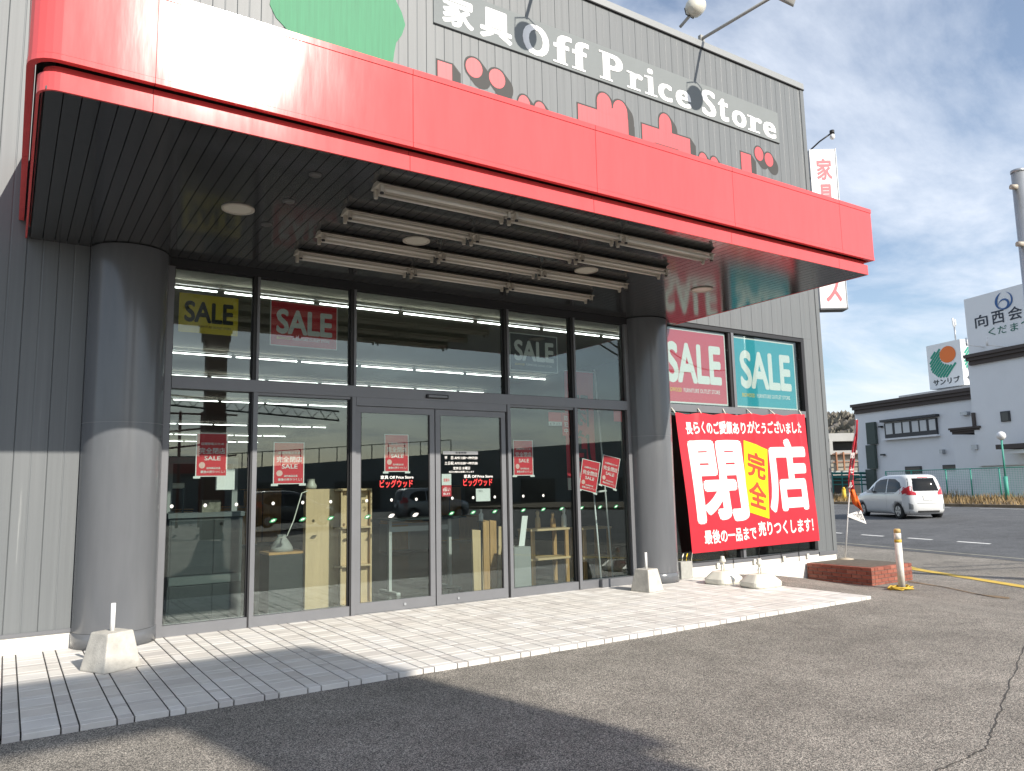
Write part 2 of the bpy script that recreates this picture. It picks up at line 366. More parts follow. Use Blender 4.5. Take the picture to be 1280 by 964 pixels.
# long crack in the asphalt
def ribbon(pts, w, material, lift=0.003, jit=0.03):
    P = []
    for (a, b) in zip(pts, pts[1:]):
        for k in range(14): P.append(a.lerp(b, k/14)+Vector((random.uniform(-jit, jit), random.uniform(-jit, jit), 0)))
    vs = []
    for i, p in enumerate(P):
        d = (P[min(i+1, len(P)-1)]-P[max(i-1, 0)]); nn = Vector((-d.y, d.x, 0)).normalized()*w*random.uniform(.4, 1.1)
        for q in (p-nn, p+nn): vs.append((q.x, q.y, gz(q.x, q.y)+lift))
    return MB().add(vs, [(2*i, 2*i+1, 2*i+3, 2*i+2) for i in range(len(P)-1)]).build('crack', mat('crack_dark', (0.06, 0.056, 0.05), rough=0.95), ground, fix=False)
ribbon([PG(1284, 800), PG(1262, 855), PG(1246, 900), PG(1233, 936), PG(1185, 958), PG(1120, 985)], 0.006, None, jit=0.012)
ribbon([PG(1090, 772), PG(1160, 778), PG(1240, 779), PG(1300, 776)], 0.004, None, jit=0.01)
# gutter strip beside the bollard
gp = [PG(1135, 727), PG(1180, 734), PG(1230, 745), PG(1262, 748)]
vs = []
for p, w in zip(gp, (0.05, 0.22, 0.2, 0.05)):
    for q in (p+Vector((-.1, -w, 0)), p+Vector((.1, w, 0))): vs.append((q.x, q.y, gz(q.x, q.y)+0.006))
MB().add(vs, [(2*i, 2*i+1, 2*i+3, 2*i+2) for i in range(3)]).build('gutter_cover', mat('rusty_cover', (0.2, 0.14, 0.08), rough=0.9, noise=0.4, nscale=8), ground, fix=False)

# ------------------------------------------------------------------ tiled entrance paving
X_T0, X_T1, Y_T0 = -4.2, 10.24, -3.30
paving = struct(box('entrance_paving', X_T0, X_T1, Y_T0+0.10, -0.002, -0.044, -0.007, mat('tile_joint', (0.045, 0.042, 0.04), rough=0.95)))
TM = [mat('paving_tile_%d' % i, c, rough=0.62, noise=0.13, nscale=2.2, bump=0.12, bscale=90, coords='World') for i, c in enumerate([(0.70, 0.675, 0.63), (0.66, 0.63, 0.585), (0.73, 0.71, 0.675), (0.6, 0.57, 0.535)])]
def tile_mesh(w, d, mi, h=0.010):
    b = 0.004
    vs = [(0,0,-h),(w,0,-h),(w,d,-h),(0,d,-h),(0,0,-b),(w,0,-b),(w,d,-b),(0,d,-b),(b,b,0),(w-b,b,0),(w-b,d-b,0),(b,d-b,0)]
    fs = [(0,1,5,4),(1,2,6,5),(2,3,7,6),(3,0,4,7),(4,5,9,8),(5,6,10,9),(6,7,11,10),(7,4,8,11),(8,9,10,11)]
    me = bpy.data.meshes.new('tile'); me.from_pydata(vs, [], fs); me.materials.append(TM[mi]); return me
WID = (0.2285, 0.1035); J = 0.0115
xs = []; x = 0.412-0.3545*13; k = 1
while x < X_T1-0.02:
    w = WID[k % 2]; xs.append((x+J/2, min(w, X_T1-x-J))); x += w+J; k += 1
ys = [(Y_T0, 0.098)]; y = Y_T0+0.098+0.006; k = 0
while y < -0.02:
    d = WID[k % 2]+0.004; ys.append((y, min(d, -0.004-y))); y += d+0.0065; k += 1
tiles = []
for (x, w) in xs:
    for j, (y, d) in enumerate(ys):
        if d < 0.02 or w < 0.02 or x < X_T0: continue
        tiles.append((x, y, w, d))
def tile_dist(t):
    if t[0] < -0.35: return 99
    return math.hypot(t[0]-CAM.x, t[1]-CAM.y) - 3*(t[2]*t[3])**.5
tiles.sort(key=tile_dist)
tcache = {}; rest = [MB() for _ in TM]
for i, (x, y, w, d) in enumerate(tiles):
    r = random.random(); mi = 0 if r < .45 else 1 if r < .68 else 2 if r < .92 else 3
    if w < .15 and d < .15 and random.random() < .6: mi = 3
    dz = random.uniform(-0.0008, 0.0008)
    if i < 300:
        key = (round(w, 3), round(d, 3), mi, y == Y_T0)
        if key not in tcache: tcache[key] = tile_mesh(w, d, mi, 0.044 if y == Y_T0 else 0.010)
        o = bpy.data.objects.new('tile', tcache[key]); COL.objects.link(o); o.parent = paving; o.location = (x, y, dz)
    else:
        b = 0.004; h = 0.044 if y == Y_T0 else 0.010
        rest[mi].add([(x+a, y+c, e+dz) for a, c, e in [(0,0,-h),(w,0,-h),(w,d,-h),(0,d,-h),(0,0,-b),(w,0,-b),(w,d,-b),(0,d,-b),(b,b,0),(w-b,b,0),(w-b,d-b,0),(b,d-b,0)]],
                     [(0,1,5,4),(1,2,6,5),(2,3,7,6),(3,0,4,7),(4,5,9,8),(5,6,10,9),(6,7,11,10),(7,4,8,11),(8,9,10,11)])
# the rest of the tiles: one part of kind stuff with the four tile colours
me = bpy.data.meshes.new('tile_field'); V, Fc, MI = [], [], []
for mi, r in enumerate(rest):
    o = len(V); V += r.v; Fc += [tuple(a+o for a in f) for f in r.f]; MI += [mi]*len(r.f)
me.from_pydata(V, [], Fc)
for mm_ in TM: me.materials.append(mm_)
me.polygons.foreach_set('material_index', MI)
tf = link('tile_field', me, paving); tf['kind'] = 'stuff'
# front nosing face of the step

# ------------------------------------------------------------------ the store
XB0, XB1, ZT = -4.3, 14.31, 10.36
store = thing('store_building', 'grey metal-clad furniture store with red entrance canopy, two round columns and glass doors', 'store', (5.0, 0, 0))
# siding panels: each a shallow tray with a groove between
PW = 0.31
def siding(x0, x1, z0, z1):
    g = 0.006; mid = (x0+x1)/2
    prof = [(x0, 0.0), (x0, -0.009), (x0+g, -0.016), (mid-0.010, -0.016), (mid-0.003, -0.013), (mid+0.003, -0.013), (mid+0.010, -0.016), (x1-g, -0.016), (x1, -0.009), (x1, 0.0)]
    n = len(prof); vs = [(a, b, z0) for a, b in prof]+[(a, b, z1) for a, b in prof]
    MB().add(vs, [(i, i+1, n+i+1, n+i) for i in range(n-1)]+[tuple(reversed(range(n))), tuple(range(n, 2*n))]).build('siding_panel', SIDING, store, fix=False)
WX0, WX1, WZ0, WZ1 = 9.62, 13.70, 0.17, 4.53          # right-hand window opening
x = XB1
while x > XB0+0.05:
    x0 = max(XB0, x-PW)
    zb, zt = 0.19, ZT-0.14
    a, b = x0+0.0004, x-0.0004
    if x0 < 9.62 and x > 1.0: siding(a, b, 4.56, zt)
    elif x > WX0 and x0 < WX1:
        siding(a, b, WZ1+0.03, zt)
        if x > WX1+0.02: siding(max(a, WX1+0.035), b, zb, WZ1+0.028)
    else: siding(a, b, zb, zt)
    x -= PW
WALLB = mat('wall_backing', (0.12, 0.125, 0.13), rough=0.8)
back = MB().box(XB0, 0.9, 0.001, 0.22, 0.0, ZT-.02).box(0.9, 9.6, 0.001, 0.22, 4.47, ZT-.02).box(9.6, XB1-.002, 0.001, 0.22, 4.56, ZT-.02).box(13.735, XB1-.002, 0.002, 0.22, 0.1, 4.56)
back.box(XB1-.2, XB1-.004, .22, 44, -.3, ZT-.02).box(XB0, XB0+.2, .22, 44, 0, ZT-.02).box(XB0, XB1-.01, 44, 44.2, 0, ZT-.02)
back.build('backing_wall', WALLB, store)
# right flank cladding of the building (its end wall)
for k in range(60):
    y0 = 0.0+k*0.73
    if y0 > 43.5: break
    MB().box(XB1-0.003, XB1+0.013, y0+0.004, y0+0.726, 0.19, ZT-0.14).build('siding_panel', SIDING, store, fix=False)
box('corner_trim', XB1-0.10, XB1+0.02, -0.030, -0.017, 0.17, ZT-0.13, SIDING, store)
box('roof_coping', XB0, XB1+0.03, -0.045, 0.3, ZT-0.135, ZT, mat('coping', (0.29, 0.30, 0.30), rough=0.4), store)
box('coping_drip', XB0, XB1+0.03, -0.05, -0.020, ZT-0.16, ZT-0.1365, GAP, store)
box('roof', XB0+.2, XB1-.2, .3, 44, ZT-0.5, ZT-.2, mat('roof_sheet', (0.2, 0.2, 0.2)), store)
# plant room rising behind the parapet
pr_r = PY(836, 20, 3.0).x
for k in range(18):
    a = pr_r-(k+1)*.5
    MB().box(a+.005, a+.495, 3.0, 3.03, ZT-.3, ZT+2.6).build('siding_panel', SIDING, store, fix=False)
box('plant_room', pr_r-9, pr_r-.01, 3.031, 9, ZT-.3, ZT+2.58, WALLB, store)
# plinths
box('plinth', XB0, 0.70, -0.012, 0.0005, -0.045, 0.165, WHITEC, store)
box('base_flashing', XB0, 0.70, -0.03, 0.0005, 0.166, 0.205, FRAME, store)
MB().box(9.62, XB1, -0.012, 0.2, -0.5, 0.155).build('plinth', WHITEC, store)
box('base_flashing', 13.74, XB1+.02, -0.035, -0.017, 0.13, 0.20, FRAME, store)

# ---- columns
for cx in (1.09, 9.235):
    col = MB().lathe((cx, 0, 0), [(0.42, 0.165), (0.42, 4.455)], 48, cap=False).build('column', COLUMN, store)
    MB().lathe((cx, 0, 0), [(0.428, -0.005), (0.428, 0.158), (0.421, 0.162)], 48).build('base_ring', COLUMN, col)
    MB().lathe((cx, 0, 0), [(0.4195, 0.155), (0.4195, 0.17)], 48, cap=False).build('joint', GAP, col)
    for zz in (2.42,):
        MB().lathe((cx, 0, 0), [(0.4205, zz), (0.4205, zz+0.004)], 48, cap=False).build('joint', FRAME, col)

# ---- canopy
canopy = MB().box(0.16, 9.9, -3.76, -0.02, 4.50, 5.33).build('canopy', GAP, store)
def fascia_path(inset, r):
    """plan outline of the fascia from the wall at the left, round the front, to the wall at the right"""
    xl, xr, yf = -0.04+inset, 10.02-inset, -3.895+inset
    L = [(xl, -0.03), (xl, yf+r)]
    for k in range(1, 7):
        a = math.pi + (math.pi/2)*k/6; L.append((xl+r+r*math.cos(a), yf+r+r*math.sin(a)))
    R = [(xr, yf), (xr, -0.03)]
    return L, R, yf
def fascia_band(inset, r, z0, z1, name, th=0.02):
    L, R, yf = fascia_path(inset, r); joints = [0.771, 2.892, 5.02, 7.148, 9.29]
    segs = []
    segs.append([(L[0][0], -0.03), (L[0][0], -1.95)]); segs.append([(L[0][0], -1.955)]+L[1:]+[(joints[0]-.004, yf)])
    for a, b in zip(joints, joints[1:]): segs.append([(a, yf), (b-.005, yf)])
    segs.append([(joints[-1], yf), R[0], (R[1][0], -1.95)]); segs.append([(R[0][0], -1.955), R[1]])
    for sg in segs:
        P = [Vector((*p, 0)) for p in sg]; inn = []
        for i, p in enumerate(P):
            nn = Vector((0, 0, 0))
            for a, b in ((i-1, i), (i, i+1)):
                if a >= 0 and b < len(P):
                    d = (P[b]-P[a]).normalized(); nn += Vector((-d.y, d.x, 0))
            nn.normalize()
            c = 1.0
            if 0 < i < len(P)-1:
                d = (P[i]-P[i-1]).normalized(); c = 1/max(.5, nn.dot(Vector((-d.y, d.x, 0))))
            inn.append(p+nn*th*c)
        n = len(P); vs = [(p.x, p.y, z) for z in (z0, z1) for p in P]+[(p.x, p.y, z) for z in (z0, z1) for p in inn]
        fs = []
        for i in range(n-1):
            fs += [(i, i+1, n+i+1, n+i), (2*n+i+1, 2*n+i, 3*n+i, 3*n+i+1), (n+i, n+i+1, 3*n+i+1, 3*n+i), (i+1, i, 2*n+i, 2*n+i+1)]
        fs += [(0, n, 3*n, 2*n), (n-1, 3*n-1, 4*n-1, 2*n-1)]
        MB().add(vs, fs, False).build(name, RED, canopy)
fascia_band(0.0, 0.2, 4.705, 5.345, 'fascia_panel')
fascia_band(-0.006, 0.206, 5.349, 5.404, 'fascia_cap', 0.06)
fascia_band(-0.003, 0.203, 4.659, 4.702, 'fascia_drip', 0.05)
fascia_band(0.066, 0.14, 4.463, 4.60, 'soffit_fascia')
fascia_band(0.10, 0.11, 4.60, 4.66, 'recess_trim', 0.01)
MB().box(.02, 9.98, -3.85, -.03, 5.346, 5.38).build('canopy_top', mat('roof_sheet2', (0.3, 0.3, 0.3)), canopy)
MB().box(0.075, 9.93, -3.79, -0.03, 4.492, 4.505).build('soffit_backing', GAP, canopy)
SPW = 0.1165
nsp = int((9.93-0.075)/SPW)
pm = MB().box(0.004, SPW-0.004, -3.805, -0.022, 4.466, 4.491).build('soffit_plank', SOFFIT, canopy)
for k in range(nsp+1):
    o = pm if k == 0 else pm.copy()
    if k: COL.objects.link(o)
    o.location.x = 0.075+k*SPW
# ---- glazing of the entrance
glz = MB().box(1.48, 8.86, -0.05, 0.07, 4.36, 4.462).build('entrance_glazing', FRAMED, store)  # head coloured black: the shade under the canopy is in its colour
def vmull(x, z0, z1, w=0.075, name='mullion'):
    MB().box(x-w/2, x+w/2, -0.055, 0.075, z0, z1).build(name, FRAME, glz)
ZTR0, ZTR1 = 2.87, 3.02
for x in (2.558, 3.86, 6.345, 7.64):
    MB().box(x-.0375, x+.0375, -0.04, 0.075, ZTR1+.001, 4.359).build('mullion', FRAMED, glz)  # black paints the dark side faces and the shade up here
    MB().box(x+.004, x+.0375, -0.055, -0.041, ZTR1+.001, 4.359).build('mullion_cap', FRAME, glz)
    MB().box(x-.0375, x+.0375, -0.045, 0.075, 0.0, ZTR0-.001).build('mullion', FRAMED, glz)
    MB().box(x-.018, x+.0375, -0.057, -0.046, 0.0, ZTR0-.001).build('mullion_cap', FRAME, glz)
for x in (1.53, 8.79): vmull(x, 0.0, 4.359, 0.09, 'jamb')
MB().box(1.58, 8.74, -0.065, 0.08, ZTR0, ZTR1).build('transom', FRAME, glz)
panes = [(1.575, 2.52), (2.596, 3.822), (3.898, 6.307), (6.383, 7.602), (7.678, 8.745)]
for (a, b) in panes:
    MB().box(a, b, 0.02, 0.028, ZTR1+.002, 4.358).build('pane', GLASS, glz)
    for (p, q, r_, s_) in ((a, b, ZTR1+.001, ZTR1+.014), (a, b, 4.345, 4.3585), (a, a+.013, ZTR1+.015, 4.344), (b-.013, b, ZTR1+.015, 4.344)):
        MB().box(p, q, 0.0, 0.019, r_, s_).build('gasket', FRAMED, glz)
for i, (a, b) in enumerate(panes):
    if i == 2: continue
    zt = ZTR0 if i in (0, 4) else 2.835
    if zt < ZTR0: MB().box(a, b, -0.04, 0.06, zt, ZTR0-.001).build('head_rail', FRAME, glz)
    MB().box(a, b, -0.045, 0.07, 0.0, 0.125).build('bottom_rail', FRAME, glz)
    MB().box(a, b, 0.02, 0.028, 0.126, zt-.001).build('pane', GLASS, glz)
    for (p, q) in ((a, a+.013), (b-.016, b)): MB().box(p, q, 0.0, 0.019, 0.127, zt-.002).build('gasket', FRAMED, glz)
MB().box(8.02, 8.74, -0.12, -0.046, 0.0, 0.13).build('floor_box', FRAME, glz)
MB().box(3.90, 6.305, -0.06, 0.08, 2.755, ZTR0-.001).build('door_header', FRAME, glz)
sensor = MB().box(4.94, 5.29, -0.105, -0.066, 2.90, 2.955).build('door_sensor', BLACK, glz, bevel=0.008)
MB().box(4.965, 5.265, -0.109, -0.1055, 2.912, 2.943).build('sensor_face', FRAME, sensor)
MB().box(3.9, 6.3, -0.02, 0.06, -0.006, 0.004).build('threshold', STEEL, glz)
doors = []
for (a, b, lab) in ((3.90, 5.092, 'left leaf of the sliding doors'), (5.108, 6.30, 'right leaf of the sliding doors')):
    d = MB().box(a, b, -0.03, 0.02, 0.008, 0.145).build('sliding_door', FRAME, store); d['label'] = lab
    doors.append(d)
    MB().box(a, b, -0.03, 0.02, 2.665, 2.75).build('top_rail', FRAME, d)
    for (p, q) in ((a, a+.075), (b-.075, b)):
        MB().box(p, q, -0.03, 0.02, 0.146, 2.664).build('stile', FRAME, d)
    MB().box(a+.076, b-.076, -0.01, -0.002, 0.146, 2.664).build('pane', GLASS, d)
    for (p, q) in ((a+.0755, a+.087), (b-.09, b-.0755)): MB().box(p, q, -0.022, -0.0105, 0.147, 2.663).build('gasket', FRAMED, d)
for x in (4.62, 5.45):
    MB().tube([(x, -0.03, 0.075), (x, -0.045, 0.075)], 0.018, 12).build('lock', STEEL, doors[0] if x < 5 else doors[1])
# collision decals on the glass
def disc_poly(cx, cz, rx, rz, rot=0, n=18):
    return [(cx+rx*math.cos(t)*math.cos(rot)-rz*math.sin(t)*math.sin(rot), cz+rx*math.cos(t)*math.sin(rot)+rz*math.sin(t)*math.cos(rot)) for t in [2*math.pi*k/n for k in range(n)]]
def leaf_poly(cx, cz, l, w, rot, n=9):
    p = [(-l+2*l*k/n, w*math.sin(math.pi*k/n)**.9) for k in range(n+1)]+[(l-2*l*k/n, -w*math.sin(math.pi*k/n)**.9) for k in range(1, n)]
    return [(cx+a*math.cos(rot)-b*math.sin(rot), cz+a*math.sin(rot)+b*math.cos(rot)) for a, b in p]
WMAP = lambda y: (lambda a, b, d: (a, y-d, b))
def owner(x): return doors[0] if 3.9 < x < 5.1 else doors[1] if 5.1 < x < 6.3 else glz
def gy(x): return -0.0105 if 3.9 < x < 6.3 else 0.0195
for k, x in enumerate([2.834, 3.211, 3.583, 4.084, 4.434, 4.796, 5.367, 5.725, 6.096, 6.627, 7.002, 7.358, 7.758, 8.139, 8.482]):
    white = k in (4, 5)
    lf = MB().prism(leaf_poly(x, 1.264, 0.052, 0.024, rad(22)), WMAP(gy(x)), 0, 0.0008).build('leaf_decal', PWHITE if white else GREEN, owner(x))
    if not white:
        MB().prism(leaf_poly(x, 1.264, 0.03, 0.009, rad(22)), WMAP(gy(x)-0.0009), 0, 0.0004).build('leaf_decal_print', PWHITE, owner(x))
for x in [1.644, 2.018, 2.381, 2.83, 3.208, 3.581, 4.072, 4.434, 4.81, 5.382, 5.728, 6.101, 6.633, 7.009]:
    MB().prism(disc_poly(x, 1.477, 0.019, 0.021), WMAP(gy(x)), 0, 0.0008).build('round_decal', PWHITE, owner(x))
    MB().prism(disc_poly(x+.004, 1.472, 0.008, 0.008, n=10), WMAP(gy(x)-0.0009), 0, 0.0004).build('round_decal_print', STEEL, owner(x))
# lettering on the doors
D1 = wall_map(-0.0112)
def dt(body, x0, z0, x1, z1, material, d, bold=0.01): text('lettering', body, (x0, z0, x1, z1), D1, material, d, bold)
RLET = mat('letter_red', (0.75, 0.03, 0.03), rough=0.5)
for d, ox in ((doors[0], 0.0), (doors[1], 1.305)):
    dt('家具 Off Price Store', 4.272+ox, 1.762, 4.765+ox, 1.812, PWHITE, d, 0.03)
    dt('ビッグウッド', 4.26+ox, 1.645, 4.755+ox, 1.755, RLET, d, 0.035)
hb = MB().box(5.235, 5.82, -0.0118, -0.0106, 2.105, 2.152).build('hours_panel', PWHITE, doors[1])
text('lettering', '営業時間', (5.44, 2.113, 5.62, 2.145), wall_map(-0.0123), BLACK, doors[1], 0.01)
dt('平　日 AM11:00〜PM7:00', 5.26, 2.032, 5.81, 2.078, PWHITE, doors[1], 0.02)
dt('土日祝 AM10:00〜PM7:00', 5.26, 1.955, 5.81, 2.003, PWHITE, doors[1], 0.02)
dt('定休日 水曜日', 5.40, 1.885, 5.68, 1.928, PWHITE, doors[1], 0.02)
dt('祝日の場合は営業いたします', 5.33, 1.84, 5.75, 1.868, PWHITE, doors[1], 0.02)

# ---- right-hand window
win = MB().box(WX0, WX1+.02, -0.02, 0.10, WZ1-.055, WZ1+.015).build('side_window', FRAMED, store)
MB().box(WX0, WX1+.02, -0.025, 0.10, 0.158, 0.235).build('sill', FRAME, win)
MB().box(WX0, WX1-.075, -0.025, 0.08, 2.90, 3.03).build('transom', FRAME, win)
MB().box(WX1-.07, WX1+.02, -0.021, 0.10, 0.236, WZ1-.056).build('jamb', FRAMED, win)
for z0, z1 in ((0.236, 2.899), (3.031, WZ1-.056)):
    MB().box(11.50, 11.57, -0.02, 0.08, z0, z1).build('mullion', FRAME, win)
    MB().box(11.44, 11.499, 0.0, 0.08, z0, z1).build('mullion_seal', FRAMED, win)
    for a, b in ((WX0, 11.438), (11.572, WX1-.072)): MB().box(a, b, 0.045, 0.053, z0, z1).build('pane', GLASS, win)

# ---- interior
INF = mat('store_floor', (0.1, 0.097, 0.09), rough=0.25, noise=0.1, nscale=2)
box('store_floor', XB0+.21, XB1-.21, 0.06, 43.9, -0.03, -0.006, INF, store)
box('store_ceiling', XB0+.21, XB1-.21, 0.23, 43.9, 5.02, 5.1, mat('ceiling_board', (0.5, 0.47, 0.38), rough=0.9), store)
MB().box(0.9, 9.5, 0.3, 0.34, 4.0, 5.02).build('ceiling_bulkhead', mat('bulkhead', (0.3, 0.28, 0.22), rough=0.9), store) if False else None
box('back_wall', XB0+.21, XB1-.21, 43.6, 43.9, 0, 5.0, mat('inner_wall', (0.1, 0.1, 0.095), rough=0.9), store)
box('inner_side_wall', XB1-.5, XB1-.21, 0.3, 43.5, 0, 5.0, MATS['inner_wall'], store)
box('inner_side_wall', XB0+.21, XB0+.5, 0.3, 43.5, 0, 5.0, MATS['inner_wall'], store)
rows = [(3.1, 'first'), (9.3, 'second'), (13.0, 'third'), (19.0, 'fourth'), (29.0, 'fifth'), (36.0, 'sixth'), (42.0, 'seventh')]
for y, nm in rows:
    x = 1.2+0.3*(y % 3)
    while x < 13.2:
        tb = MB().tube([(x, y, 4.90), (x+1.5, y, 4.90)], 0.015, 8).build('ceiling_tube_lamp', LIT)
        tag(tb, 'lit white fluorescent tube under the shop ceiling in the %s row behind the glass' % nm, 'tube lamp', 'lit tubes on the shop ceiling, %s row' % nm)
        MB().box(x-.05, x+1.55, y-.025, y+.025, 4.96, 5.019).build('lamp_housing', WHITE, tb)
        x += 1.62

# ------------------------------------------------------------------ lights under the canopy
ROWN = ['row nearest the fascia', 'second row from the fascia', 'third row from the fascia', 'row nearest the doors']
POSN = ['left', 'middle', 'right']
for j, y in enumerate((-3.42, -2.63, -1.84, -1.07)):
    for i, x in enumerate((2.73, 4.225, 5.72)):
        x1 = x+1.47
        t = thing('fluorescent_light', 'unlit twin-tube canopy light, %s one in the %s' % (POSN[i], ROWN[j]), 'light', (x, y, 4.466), 'twin-tube lights under the canopy')
        MB().add([(a, y+b, c) for a in (x, x1) for b, c in ((-.035, 4.4655), (-.105, 4.425), (-.11, 4.418), (.11, 4.418), (.105, 4.425), (.035, 4.4655))],
                 [(0,1,7,6),(1,2,8,7),(2,3,9,8),(3,4,10,9),(4,5,11,10),(5,0,6,11),(5,4,3,2,1,0),(6,7,8,9,10,11)]).build('housing', HOUS, t)
        MB().add([(a, y+b, c) for a in (x+.06, x1-.06) for b, c in ((-.03, 4.4175), (0, 4.372), (.03, 4.4175))], [(0,1,4,3),(1,2,5,4),(2,0,3,5),(0,2,1),(3,4,5)]).build('reflector', HOUS, t)
        for s in (-1, 1):
            MB().tube([(x+.05, y+s*.07, 4.382), (x1-.05, y+s*.07, 4.382)], 0.017, 10).build('tube', TUBE, t)
            for e in (x+.035, x1-.035):
                sk = MB().box(e-.016, e+.016, y+s*.07-.022, y+s*.07+.022, 4.352, 4.4175).build('socket', HOUS, t, bevel=.005)
                MB().tube([(e, y+s*.07, 4.351), (e, y+s*.07, 4.335)], 0.019, 10).build('cap', BLACK if s < 0 else HOUS, t)
DLN = ['near the left column', 'above the left half of the doors, between the tube lights', 'right of the doors, between the tube lights', 'near the right column']
for k, (x, y) in enumerate(((1.81, -2.1), (3.81, -2.08), (6.31, -2.08), (8.47, -2.11))):
    t = thing('downlight', 'round cream soffit downlight %s' % DLN[k], 'downlight', (x, y, 4.466), 'round downlights in the soffit')
    MB().lathe((x, y, 0), [(0.135, 4.4655), (0.16, 4.4655), (0.158, 4.452), (0.135, 4.449), (0.128, 4.456), (0.135, 4.4655)], 32, cap=False).build('rim', HOUS, t)
    MB().lathe((x, y, 0), [(0.001, 4.459), (0.07, 4.458), (0.134, 4.4575)], 28, cap=False).build('lens', mat('lens', (0.55, 0.52, 0.45), rough=0.3), t)
for k, (x, y) in enumerate(((2.193, -3.31), (2.184, -2.555), (2.183, -1.776))):
    c = MB().lathe((x, y, 0), [(0.055, 4.4655), (0.055, 4.455), (0.04, 4.45), (0.002, 4.449)], 20, cap=False).build('soffit_cap', mat('cap_grey', (0.09, 0.09, 0.09), rough=0.4))
    tag(c, 'small round dark soffit cap left of the tube lights, %s' % ['nearest the fascia', 'middle of three', 'nearest the doors'][k], 'cap', 'small caps on the soffit')

# ------------------------------------------------------------------ signs on the wall above the canopy
BOARD = mat('sign_board_grey', (0.2, 0.218, 0.22), rough=0.8, noise=0.05, nscale=2)
sb = MB().box(5.13, 13.37, -0.034, -0.0165, 8.74, 9.43).build('name_board', BOARD)
tag(sb, 'long pale grey board with white lettering high on the store wall', 'sign board')
box('board_edge', 5.13, 13.37, -0.04, -0.0345, 8.735, 8.748, GAP, sb)
LW = mat('sign_letter_white', (0.88, 0.88, 0.87), rough=0.5)
BM = wall_map(-0.0345)
text('letter', '家', (5.28, 8.80, 5.85, 9.34), BM, LW, sb, 0.05)
text('letter', '具', (5.96, 8.80, 6.58, 9.34), BM, LW, sb, 0.05)
def serif_letter(ch, x0, x1, z0, z1, serifs=()):
    V, F = tmesh(ch, 0.018)
    w = x1-x0; dxs = 0.022
    vs, fs = [], []
    for k, s in enumerate((-1, 0, 1)):
        o = len(vs); y = -0.0362-0.0020*k
        vs += [(x0+dxs+(w-2*dxs)*a+s*dxs, y-.0002*c_, z0+(z1-z0)*b) for a, b, c_ in V]; fs += [tuple(i+o for i in f) for f in F]
    m_ = MB().add(vs, fs)
    for (a, b, h) in serifs:                      # thin slab serifs: (from, to, height) in letter units
        xa, xb = x0+w*a, x0+w*b; zc_ = z0+(z1-z0)*h; hh = 0.017
        zz0, zz1 = (zc_, zc_+2*hh) if h < .5 else (zc_-2*hh, zc_)
        m_.add([(xa, -.0425, zz0), (xb, -.0425, zz0), (xb, -.0425, zz1), (xa, -.0425, zz1)], [(0, 1, 2, 3)])
    return m_.build('letter', LW, sb, fix=False)
zb_, zx_, zc_ = 8.80, 9.13, 9.33
serif_letter('O', 6.79, 7.33, zb_-.01, zc_+.01)
serif_letter('f', 7.43, 7.82, zb_, zc_+.015, [(-.05, .75, 0)])
serif_letter('f', 7.83, 8.20, zb_, zc_+.015, [(-.05, .75, 0)])
serif_letter('P', 8.52, 8.99, zb_, zc_, [(-.18, .45, 0), (-.18, .3, 1)])
serif_letter('r', 9.16, 9.48, zb_, zx_, [(-.25, .75, 0), (-.25, .2, 1)])
serif_letter('i', 9.60, 9.74, zb_, zc_, [(-.6, 1.6, 0), (-.6, .4, .69)])
serif_letter('c', 9.86, 10.22, zb_-.008, zx_+.008)
serif_letter('e', 10.32, 10.73, zb_-.008, zx_+.008)
serif_letter('S', 11.04, 11.43, zb_-.01, zc_+.01)
serif_letter('t', 11.50, 11.80, zb_, zc_-.05)
serif_letter('o', 11.90, 12.33, zb_-.008, zx_+.008)
serif_letter('r', 12.46, 12.83, zb_, zx_, [(-.25, .75, 0), (-.25, .2, 1)])
serif_letter('e', 12.86, 13.27, zb_-.008, zx_+.008)
